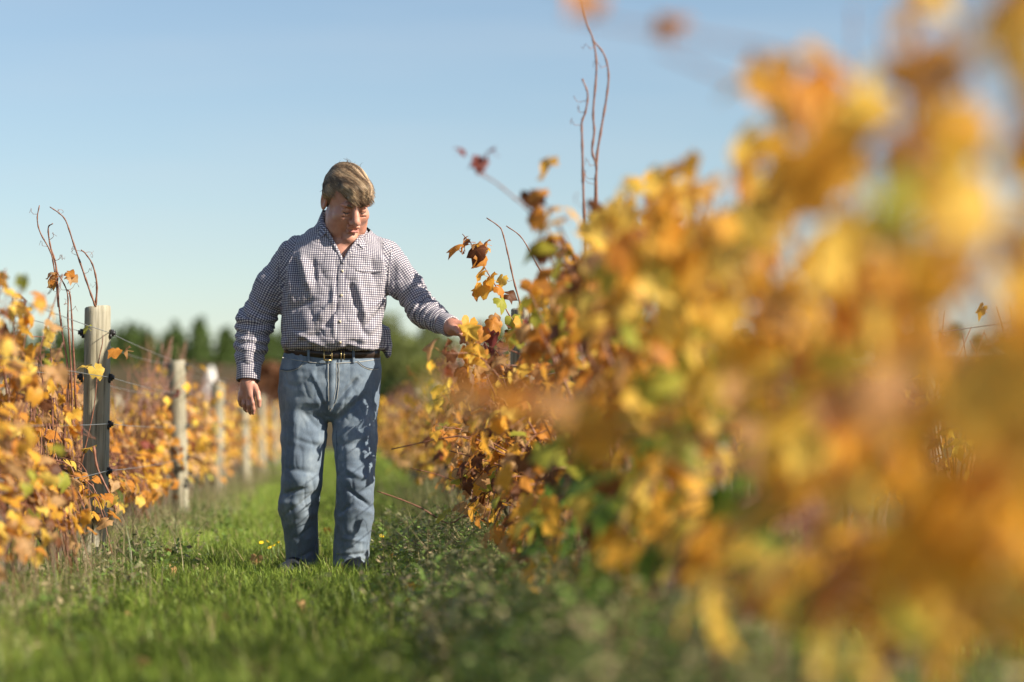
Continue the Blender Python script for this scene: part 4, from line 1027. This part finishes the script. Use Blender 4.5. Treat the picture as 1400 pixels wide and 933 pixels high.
collar([(MP(466, 292, .095), MP(467, 296, .105), MP(468, 306, .12)), (MP(485, 291, .075), MP(490, 297, .085), MP(496, 310, .09)), (MP(494, 298, .02), MP(499, 306, .015), MP(506, 320, .01)),
        (MP(494.5, 309, -.05), MP(500, 317, -.06), MP(506, 331, -.078)), (MP(491, 322, -.105), MP(496, 328, -.12), MP(502, 337, -.128)), (MP(487.5, 329, -.134), MP(490, 334, -.142), MP(496.5, 340, -.145))])
def vedge(pts, dys, name='neck_facing'):
    m = MB(); c = spline([MP(x, y, d) for (x, y), d in zip(pts, dys)], 10); V = []; F = []
    for i, p in enumerate(c):
        t = (c[min(i + 1, 9)] - c[max(i - 1, 0)]).normalized(); s = t.cross(Vector((0, -1, 0))).normalized(); V += [p - s * .008, p + Vector((0, -.004, 0)), p + s * .008, p + Vector((0, .012, 0))]
    for i in range(9):
        for k in range(4): F.append((4 * i + k, 4 * i + 4 + k, 4 * i + 4 + (k + 1) % 4, 4 * i + (k + 1) % 4))
    obj(name, mesh(name, [tuple(v) for v in V], F, M_SHIRT, True, uv=[(V[i].x, V[i].z) for f in F for i in f]), shirt)
yv = lambda x, y: surf(SB, x, y, .001)[0].y
vedge([(444, 312), (452, 326), (461, 343), (469, 360)], [-.118, yv(449, 328) - .004, yv(458, 344) - .002, yv(468.5, 362) - .001])
vedge([(490, 326), (486, 333), (478, 344), (469, 360)], [-.122, yv(490, 336) - .004, yv(481, 346) - .002, yv(468.5, 362) - .002])
# cuffs
def cuff(a, b, ra, rb, flat, sw):
    a, b = Vector(a), Vector(b); t = (b - a).normalized(); e1 = t.cross(Vector((0, 1, 0))).normalized(); e2 = t.cross(e1); V = []; F = []; UV = []; n = 28
    prof = [(0, ra * .96), (.06, ra), (.5, (ra + rb) / 2), (.96, rb), (1.0, rb * .97), (1.0, rb * .86), (.4, rb * .84)]
    for f, r in prof:
        for i in range(n):
            q = 2 * math.pi * i / n; V.append(a + (b - a) * f + (e1 * math.cos(q) + e2 * math.sin(q) * flat) * r * (1 + .02 * math.sin(3 * q + 5 * f))); UV.append((q * .05, f * (b - a).length))
    for j in range(len(prof) - 1):
        for i in range(n): F.append((j * n + i, j * n + (i + 1) % n, (j + 1) * n + (i + 1) % n, (j + 1) * n + i))
    uv = []
    for f in F:
        us = [UV[i] for i in f]; mx = max(u[0] for u in us); uv += [(u[0] + (.05 * 2 * math.pi if mx - u[0] > .2 else 0), u[1]) for u in us]
    obj('cuff', mesh('cuff', [tuple(v) for v in V], F, M_SHIRT, True, uv=uv), shirt)
cuff(MP(340.5, 498, -.02), MP(339.3, 521, -.04), .052, .0505, .9, 0); cuff(MP(606.5, 442, -.19), MP(617, 446.8, -.25), .046, .0455, .9, 0)

# ---------------------------------------------------------------- jeans
J = Field((-.32, -.30, -.005), (.32, .30, 1.02), .0045)
J.loft([row_px(478, 388, 516, .138, .01), row_px(488, 385, 520, .148, .005), row_px(505, 381, 522, .152, .005), row_px(530, 379.5, 521, .150, .01), row_px(552, 382, 519.5, .136, .01), row_px(566, 386, 515, .10, .005), row_px(576, 400, 500, .05, 0)], .02, 2.2)
lgR = [MP(416, 540, .0), MP(416, 600, -.005), MP(413, 655, -.02), MP(407.5, 690, .01), MP(412, 734, .045), MP(414, 781, .08)]
lgL = [MP(485, 540, .0), MP(485.5, 600, -.03), MP(486.5, 655, -.075), MP(484.5, 702, -.065), MP(481, 748, -.055), MP(480, 781, -.05)]
J.chain(lgR, [.098, .094, .083, .083, .069, .068], .012); J.chain(lgL, [.098, .093, .079, .081, .072, .073], .012)
J.D = np.maximum(J.D, (.055 - J.ax[2])[None, None, :])
def crease(P_, sc3, f, off): return np.clip(1 - np.abs(vnoise(P_ * np.array(sc3), f, off)) * 2.2, 0, 1) ** 2
V, F = J.mesh(); V = relax(V, F, 2); Nn = vnormals(V, F); front = np.clip(-Nn[:, 1] * 1.6, 0, 1); disp = .0042 * vnoise(V * np.array((1, 1, .4)), 14, 3) + .0022 * vnoise(V * np.array((.6, 1, 1.2)), 40, 8)
FA = .95
for a in [(452, 560, 492, 515, .010, -.018), (455, 568, 480, 535, .009, .005), (456, 580, 500, 540, .010, -.010), (450, 575, 430, 520, .011, -.009), (445, 555, 425, 505, .010, .007), (438, 590, 412, 560, .012, -.006),
          (382, 678, 418, 668, .009, -.012), (379, 690, 410, 686, .016, .007), (388, 706, 436, 672, .008, -.011), (392, 722, 434, 700, .012, .004), (396, 742, 430, 720, .008, -.006), (400, 770, 430, 755, .008, -.007), (396, 780, 432, 774, .007, .007),
          (474, 668, 513, 698, .008, -.012), (480, 694, 513, 704, .016, .006), (460, 706, 480, 690, .008, -.008), (462, 735, 505, 742, .009, .005), (460, 762, 503, 757, .008, -.007), (458, 772, 503, 770, .007, .006), (470, 640, 510, 660, .012, .007),
          (405, 560, 402, 640, .014, .007), (500, 560, 497, 640, .014, .006), (400, 600, 440, 612, .010, -.004), (465, 610, 512, 600, .01, -.004), (385, 640, 440, 650, .012, -.005)]: fold(*a, mask=front)
lo_ = np.clip((.55 - V[:, 2]) / .2, .25, 1); disp += -.0026 * crease(V, (.8, 1, 1.0), 15, 2) * front * lo_ - .0028 * crease(V, (1.2, 1, .4), 20, 6)
V = V + Nn * (disp + .002)[:, None]
def denim(N):
    v = N.tc(); fade = N.noise(9, 5, .65, N.mapping(v, (1, .4, .45))); fine = N.noise(420, 2, .6, N.mapping(v, (1, 1, .35))); wt = N.noise(60, 4, .7, N.mapping(v, (1, 1, .25)))
    c = N.ramp(fade, [(.30, (.030, .054, .098)), (.5, (.085, .13, .19)), (.66, (.24, .295, .35))])
    c = N.mix(N.math('MULTIPLY', wt, .45), c, (.05, .075, .12)); c = N.mix(N.math('MULTIPLY', fine, .28), c, (.42, .48, .52))
    return N.pbsdf(c, .9, fine, .3, .001, **{'Sheen Weight': .1})
M_DENIM = simple('faded_denim', denim)
M_STITCH = simple('seam_thread', lambda N: N.pbsdf((.36, .36, .34), .8))
M_DENIM_D = simple('dark_denim_edge', lambda N: N.pbsdf(N.mix(N.noise(90, 3, .6, N.tc()), (.05, .075, .12), (.17, .22, .28)), .9))
jeans = obj('jeans', mesh('jeans', V, F, M_DENIM, True), man); JB = BVHTree.FromPolygons([Vector(v) for v in V], F.tolist())
ribbon('fly_flap', JB, [(455, 494), (455, 515), (454, 540), (451, 558)], .013, .003, M_DENIM, jeans, .0003, 14)
for pts, wd in (([(448.5, 494), (449, 520), (449.5, 560)], .0014), ([(463, 496), (463, 525), (459, 548), (451, 562)], .0014), ([(460, 496), (460, 524), (456, 546)], .0012)): ribbon('stitch_line', JB, pts, wd, .0016, M_STITCH, jeans, .0025, 14)
for pts in ([(384, 505), (396, 506), (408, 502), (415, 495)], [(489, 494), (498, 501), (510, 504), (517, 503)]):
    ribbon('pocket_edge', JB, pts, .0028, .003, M_DENIM_D, jeans, .0003, 12); ribbon('stitch_line', JB, [(a, b + 1.8) for a, b in pts], .0012, .0016, M_STITCH, jeans, .001, 12)
ribbon('waistband_seam', JB, [(386, 489), (420, 495), (450, 497), (490, 495), (519, 491)], .0016, .0018, M_STITCH, jeans, .0008, 20)
for pts in ([(432.5, 700), (431.5, 740), (431, 778)], [(460, 590), (461, 640), (459, 700)], [(446, 590), (441, 640), (436, 690)]): ribbon('leg_seam', JB, pts, .0022, .0022, M_DENIM_D, jeans, .0002, 14)
# belt
M_BELT = simple('belt_leather', lambda N: N.pbsdf(N.mix(N.noise(50, 4, .6, N.tc()), (.012, .009, .009), (.045, .028, .022)), .4, N.noise(220, 2, .5, N.tc()), .2, .001))
M_BRASS = simple('buckle_metal', lambda N: N.pbsdf((.52, .40, .20), .35, Metallic=.9))
def waist(th, off):
    zc = MP(452, 486)[2]; cx = MP(452.5, 486)[0]; x = math.sin(th); y = -math.cos(th)
    o = Vector((cx, .005, 0)); dirn = Vector((x, y, 0)); zz = zc + (.018 if x < 0 else .002) * abs(x) ** 1.5 * (1 if x < 0 else 1) + .006 * (1 - (-y if y < 0 else 0)); o.z = zz
    h_ = JB.ray_cast(o + dirn * .6, -dirn); return (h_[0] if h_[0] else o + dirn * .15) + dirn * off
n = 72; V = []; F = []
for i in range(n):
    th = 2 * math.pi * i / n; p = waist(th, .0)
    d = Vector((math.sin(th), -math.cos(th), 0))
    V += [p + d * .001 - Vector((0, 0, .019)), p + d * .007 - Vector((0, 0, .018)), p + d * .007 + Vector((0, 0, .018)), p + d * .001 + Vector((0, 0, .019))]
for i in range(n):
    for k in range(4): F.append((4 * i + k, 4 * ((i + 1) % n) + k, 4 * ((i + 1) % n) + (k + 1) % 4, 4 * i + (k + 1) % 4))
belt = obj('belt', mesh('belt', [tuple(v) for v in V], F, M_BELT, True), man)
BB = BVHTree.FromPolygons([Vector(v) for v in V], F)
def bp(px, py, off=.004): return surf(BB, px, py, off)[0]
yb = 487.5
m = MB(); c = [bp(443, yb - 6.5), bp(453, yb - 7), bp(453.5, yb - 7)]
cor = [(443.5, yb - 7), (454, yb - 7.2), (454, yb + 6.8), (443.5, yb + 6.8)]; pc = [Vector(MP(a, b, 0)) for a, b in cor]; by = bp(449, yb).y - .004
for q in pc: q.y = by
loop = pc + [pc[0]]
for a, b in zip(loop[:-1], loop[1:]): m.tube([a, b], .0032, 8)
m.tube([Vector((pc[0].x, by, MP(450, yb)[2])), Vector((pc[1].x, by, MP(450, yb)[2]))], .002, 6); m.build('buckle', M_BRASS, belt)
for x in (466.5, 470.5):
    m = MB(); a, b = Vector(MP(x, yb - 6.5)), Vector(MP(x, yb + 6)); a.y = b.y = bp(x, yb).y - .001; m.tube([a, b], .0022, 6); m.build('keeper', M_BRASS, belt)
def beltloop(px, py):
    p, nn = surf(BB, px, py, .002); m = MB(); s = Vector((0, 0, 1)).cross(nn).normalized()
    V = [p + s * a * .0058 + nn * b + Vector((0, 0, z)) for z in (-.028, 0, .024) for a, b in ((-1, 0), (-.8, .004), (.8, .004), (1, 0))]
    m.add(V, [(4 * j + k, 4 * j + 4 + k, 4 * j + 5 + k, 4 * j + 1 + k) for j in (0, 1) for k in range(3)]); m.build('belt_loop', M_DENIM, jeans)
for x, y in ((422, 485.5), (483, 487)): beltloop(x, y)
# shoes
def shoe(an, d, nm='shoe'):
    d = np.array(d, float); d /= np.linalg.norm(d); lo = np.minimum(an, an + d * .24) - .1; hi = np.maximum(an, an + d * .24) + .1; lo[2] = -.01; hi[2] = .16
    Fd = Field(lo, hi, .005); z = np.array((0, 0, 1)); g = np.array((an[0], an[1], 0))
    Fd.cone(g - d * .05 + z * .045, g + d * .06 + z * .045, .042, .046, .02); Fd.cone(g + d * .06 + z * .042, g + d * .165 + z * .034, .046, .038, .02); Fd.cone(g + z * .05, g + z * .11 - d * .01, .044, .045, .03)
    Fd.D = np.maximum(Fd.D, .004 - Fd.ax[2][None, None, :])
    V, F = Fd.mesh(); V = relax(V, F, 1); o = obj(nm, mesh(nm, V, F, simple('shoe_leather', lambda N: N.pbsdf(N.mix(N.noise(40, 4, .6, N.tc()), (.008, .011, .018), (.022, .027, .036)), .6)), True), man)
    Fs = Field(lo, hi, .005); Fs.cone(g - d * .05 + z * .012, g + d * .165 + z * .012, .046, .043, .01, flat=(1, 1, .35)); V, F = Fs.mesh()
    obj('sole', mesh('sole', V, F, simple('shoe_sole', lambda N: N.pbsdf((.10, .10, .10), .8)), True), o)
shoe(MP(412, 780, .08), (-.42, -1, 0)); shoe(MP(481, 780, -.05), (.12, -1, 0))
# ================================================================== GRASS AND WEEDS
def blades(name, pos, h, wd, lean, cols, seed, mat, seg=3, parent=None):
    """tapering bent blades, one mesh"""
    r = np.random.RandomState(seed); n = len(pos); a = r.rand(n) * 6.283
    d = np.c_[np.cos(a), np.sin(a), np.zeros(n)]; s = np.c_[-np.sin(a + r.normal(0, .6, n)), np.cos(a), np.zeros(n)]
    V = []; 
    for k in range(seg):
        f = k / seg
        c = pos + d * (lean * h * f ** 1.8)[:, None]; c[:, 2] += h * (f - .28 * lean * f * f)
        wk = (wd * (1 - .75 * f ** 1.5))[:, None]
        V += [c - s * wk, c + s * wk]
    tip = pos + d * (lean * h)[:, None]; tip[:, 2] += h * (1 - .3 * lean); V.append(tip)
    nv = 2 * seg + 1; V = np.stack(V, 1).reshape(-1, 3); b = (np.arange(n) * nv)[:, None]
    T = []
    for k in range(seg - 1): T += [[2 * k, 2 * k + 1, 2 * k + 3], [2 * k, 2 * k + 3, 2 * k + 2]]
    T.append([2 * seg - 2, 2 * seg - 1, 2 * seg])
    F = (b[:, :, None] + np.array(T)[None]).reshape(-1, 3)
    C = np.repeat(np.c_[cols, np.ones(n)], nv, 0)
    return obj(name, mesh(name, V, F, mat, True, cols=C), parent)

rs = np.random.RandomState(21)
def scatter(x0, x1, y0, y1, dens):
    n = int((x1 - x0) * (y1 - y0) * dens); return np.c_[rs.uniform(x0, x1, n), rs.uniform(y0, y1, n), np.zeros(n)]
def gcols(p, dry=.06, bright=1.0):
    n = len(p); t = rs.rand(n)[:, None]; nz = (vnoise(p, 1.3)[:, None] + 1) / 2
    c = (np.array([[.14, .23, .028]]) * (1 - t) + np.array([[.33, .41, .075]]) * t) * (.75 + .5 * nz) * bright
    m = rs.rand(n) < dry; c[m] = np.array([[.36, .29, .14]]) * rs.uniform(.6, 1.2, (m.sum(), 1)); return c
# aisle turf, close
p = np.concatenate([scatter(-1.25, .95, 4.6, 8.5, 5200), scatter(-1.3, 1.0, 8.5, 13, 6500)])
clump = (vnoise(p, 5.0) + .6 * vnoise(p, 13.0)); big = vnoise(p, 1.1, 7)
edge = np.clip((np.abs(p[:, 0] + .16) - .55) / .5, 0, 1)
keep = clump + rs.rand(len(p)) * 1.2 > -.55; p, clump, big, edge = p[keep], clump[keep], big[keep], edge[keep]
h = np.clip(.078 + .042 * clump + .030 * big + .026 * rs.normal(size=len(p)), .02, .26) * (1 + .35 * edge) * np.interp(p[:, 1], [5, 8, 9.2, 11.5, 13], [1.2, 1.0, .74, .72, .85])
g = blades('grass', p, h, rs.uniform(.0013, .0030, len(p)), np.clip(rs.normal(.55, .3, len(p)), .05, 1.2), gcols(p, .05), 1, M_GRASS)
tag(g, 'short green turf of the aisle between the vine rows, close to the man', 'grass', kind='stuff')
# aisle turf, farther, and the strips beyond the rows
p = np.concatenate([scatter(-1.3, 1.0, 13, 24, 1900), scatter(-1.3, 1.0, 24, 60, 420), scatter(-3.2, -1.3, 8, 30, 500), scatter(1.0, 3.2, 4, 20, 700)])
sc_ = 1 + (p[:, 1] - 13).clip(0) * .035
p = p.copy(); h = np.clip(.07 + .03 * vnoise(p, 3) + .02 * rs.normal(size=len(p)), .02, .2) * sc_ ** .5
g = blades('grass', p, h, rs.uniform(.002, .004, len(p)) * sc_, np.clip(rs.normal(.5, .3, len(p)), .05, 1.2), gcols(p, .08, 1.1), 2, M_GRASS, 2)
tag(g, 'green turf further down the aisle and beyond the rows', 'grass', kind='stuff')
# foreground turf and taller tufts
p = scatter(-1.1, .7, 3.2, 4.6, 2600); h = np.clip(.07 + .03 * rs.normal(size=len(p)), .02, .2)
g = blades('grass', p, h, rs.uniform(.0015, .003, len(p)), np.clip(rs.normal(.5, .3, len(p)), .05, 1.2), gcols(p, .06), 3, M_GRASS)
tag(g, 'green turf at the camera end of the aisle', 'grass', kind='stuff')

# longer tufts standing out of the turf
ct_ = np.c_[rs.uniform(-1.15, .75, 420), 4.8 + 8.5 * rs.rand(420), np.zeros(420)]; ct_ = ct_[(np.abs(ct_[:, 1] - 9.6) > .75) | (np.abs(ct_[:, 0] + .1) > .38)]
p = np.repeat(ct_, 26, 0); p[:, :2] += rs.normal(0, .022, (len(p), 2)); h = np.clip(rs.normal(.125, .035, len(p)), .05, .24) * np.interp(p[:, 1], [5, 8.5, 9.5, 12], [1.15, .9, .75, .9])
g = blades('grass_tufts', p, h, rs.uniform(.0014, .003, len(p)), np.clip(rs.normal(.7, .35, len(p)), .1, 1.5), gcols(p, .10, .85), 9, M_GRASS)
tag(g, 'longer arching grass tufts standing out of the aisle turf', 'grass', kind='stuff')

# dry grass along the foot of the cracked post's row
n = 12000; y = 5 + 28 * rs.rand(n) ** 1.3
p = np.c_[XL + .02 + rs.normal(0, .17, n), y, np.zeros(n)]
h = np.clip(rs.gamma(2.6, .058, n), .03, .45); t = rs.rand(n)[:, None]
c = (np.array([[.40, .32, .18]]) * t + np.array([[.20, .16, .10]]) * (1 - t)); m_ = rs.rand(n) < .25; c[m_] = np.array([[.10, .15, .035]])
g = blades('dry_grass', p, h, rs.uniform(.001, .0024, n), np.clip(rs.normal(.5, .4, n), 0, 1.4), c, 5, M_GRASS)
tag(g, 'pale dry grass along the foot of the row with the cracked post', 'grass', kind='stuff')
n = 14000; y = 2.0 + 20 * rs.rand(n) ** 1.2
p = np.c_[XR - .10 + rs.normal(0, .2, n), y, np.zeros(n)]
h = np.clip(rs.gamma(3.2, .06, n), .04, .5); t = rs.rand(n)[:, None]
c = (np.array([[.38, .30, .16]]) * t + np.array([[.13, .14, .05]]) * (1 - t)); m_ = rs.rand(n) < .45; c[m_] = np.array([[.10, .15, .04]])
g = blades('dry_grass', p, h, rs.uniform(.001, .0024, n), np.clip(rs.normal(.6, .4, n), 0, 1.4), c, 6, M_GRASS)
tag(g, 'rough mixed grass along the foot of the row the man touches', 'grass', kind='stuff')

# broad-leaved weeds under the touched row
def weeds(name, n, y0, y1, xc, xs, hm, seed, label, pw=1.2):
    r = np.random.RandomState(seed); V = []; F = []; C = []
    for k in range(n):
        yy = y0 + (y1 - y0) * r.rand() ** pw; b = np.array([xc + r.normal(0, xs), yy, 0]); H = hm * r.uniform(.5, 1.4)
        dr = np.array([r.normal(0, .4), r.normal(0, .4), 1]); dr /= np.linalg.norm(dr)
        tone = np.array([.15, .23, .055]) if r.rand() < .55 else np.array([.28, .28, .14]) if r.rand() < .6 else np.array([.44, .36, .21])
        i0 = len(V); sd = np.cross(dr, [0.3, 1, 0]); sd /= np.linalg.norm(sd)
        V += [b - sd * .0015, b + sd * .0015, b + dr * H]; F.append((i0, i0 + 1, i0 + 2)); C += [tone * .8] * 3
        for q in range(r.randint(6, 13)):
            f = r.uniform(.25, 1); a = r.rand() * 6.283; o = b + dr * H * f; L = r.uniform(.014, .034)
            d = np.array([math.cos(a), math.sin(a), r.normal(.25, .35)]); s = np.array([-math.sin(a), math.cos(a), r.normal(0, .4)]); c = tone * r.uniform(.7, 1.45); i0 = len(V)
            V += [o, o + d * L * .5 + s * L * .28, o + d * L, o + d * L * .5 - s * L * .28]; F.append((i0, i0 + 1, i0 + 2)); F.append((i0, i0 + 2, i0 + 3)); C += [c] * 4
    me = mesh(name, np.array(V), np.array(F), M_GRASS, False, cols=np.c_[np.array(C), np.ones(len(C))])
    return tag(obj(name, me), label, 'weeds', kind='stuff')
weeds('weeds', 2600, 6.0, 13, .58, .19, .19, 1, 'small-leaved green weeds spreading from under the touched row into the aisle', 1.0)
weeds('weeds', 2200, 2.2, 6.4, .70, .20, .30, 2, 'tall blurred grey-green weeds under the foreground vines', 1.0)
weeds('weeds', 900, 5, 18, -1.0, .16, .13, 3, 'scattered low weeds beside the row with the cracked post', 1.3)

# ---------------------------------------------------------------- small things in the grass
M_PETAL = simple('yellow_petal', lambda N: N.pbsdf((.85, .62, .02), .5))
M_STEM = simple('flower_stem', lambda N: N.pbsdf((.10, .18, .04), .5))
def flower_meshes():
    m = MB()
    for k in range(8):
        a = k * math.pi / 4; u = Vector((math.cos(a), math.sin(a), .25)); s = Vector((-math.sin(a), math.cos(a), 0))
        m.add([u * .002, u * .008 + s * .004, u * .013, u * .008 - s * .004], [(0, 1, 2, 3)])
    m.tube([(0, 0, -.002), (0, 0, .004)], .004, 6); h = mesh('petals', m.V, m.F, M_PETAL)
    m = MB(); m.tube([(0, 0, -.01), (.004, 0, .05), (0, 0, .11)], [.0014, .0012, .001], 5); return h, mesh('stem', m.V, m.F, M_STEM)
FH, FS = flower_meshes()
for x, y in ((358, 752), (366, 750), (375, 757), (381, 752), (370, 760), (656, 744), (522, 742), (690, 745), (716, 738), (703, 720)):
    d = .63 * FPX / (y + 22 - 587); q = P(x, 600, d); q.z = 0
    t = tag(empty('wildflower', q), 'tiny yellow wildflower standing in the grass near the man\'s feet' if x < 520 else 'tiny yellow wildflower at the weedy edge of the touched row', 'flower', 'yellow flowers by the man' if x < 520 else 'yellow flowers along the weedy edge')
    obj('stem', FS, t); f = obj('petals', FH, t); f.location.z = .112; f.rotation_euler = (R(35), 0, x)
def fallen(x, y, kind, label, z=.045):
    d = (.63 - z) * FPX / (y - 587); q = P(x, 600, d); q.z = z
    o = obj('fallen_leaf', LM[kind][3 + int(x) % 3]); o.location = q; o.rotation_euler = (R(35) + rnd.uniform(-.3, .3), rnd.uniform(-.4, .4), x); o.scale = (.8,) * 3
    return tag(o, label, 'leaf')
for a in ((845, 918, 'red', 'red fallen leaf in the blurred grass below the weeds'), (355, 926, 'red', 'dark red fallen leaf in the turf at the camera end of the aisle'), (400, 832, 'tan', 'small tan fallen leaf in the grass straight ahead of the man'),
          (352, 768, 'tan', 'tan fallen leaf lying beside the man\'s shoe and the yellow flowers'), (640, 742, 'red', 'russet fallen leaf at the weedy edge behind the man\'s leg'), (735, 850, 'amber', 'amber fallen leaf lying at the aisle edge of the weeds'),
          (195, 912, 'tan', 'tan fallen leaf in blurred turf ahead of the cracked post\'s row'), (300, 850, 'brown', 'brown fallen leaf between the man and the cracked post')): fallen(*a)

for k in range(34):
    d_ = 5.6 + 9 * rnd.random() ** 1.2; x_ = rnd.choice([rnd.uniform(-1.0, .4), rnd.uniform(.2, .6), rnd.uniform(-1.1, -.7)]); kd = rnd.choice(['tan', 'amber', 'brown', 'gold', 'brown'])
    o = obj('fallen_leaf', LM[kd][3 + k % 3]); o.location = (x_, d_, .05); o.rotation_euler = (R(20) + rnd.uniform(-.4, .4), rnd.uniform(-.4, .4), rnd.uniform(0, 6.28)); o.scale = (rnd.uniform(.45, .75),) * 3
    tag(o, {'tan': 'small tan', 'amber': 'small amber', 'brown': 'small dark brown', 'gold': 'small golden'}[kd] + ' dropped leaf half sunk in the aisle grass', 'leaf', kd + ' leaves dropped in the grass')
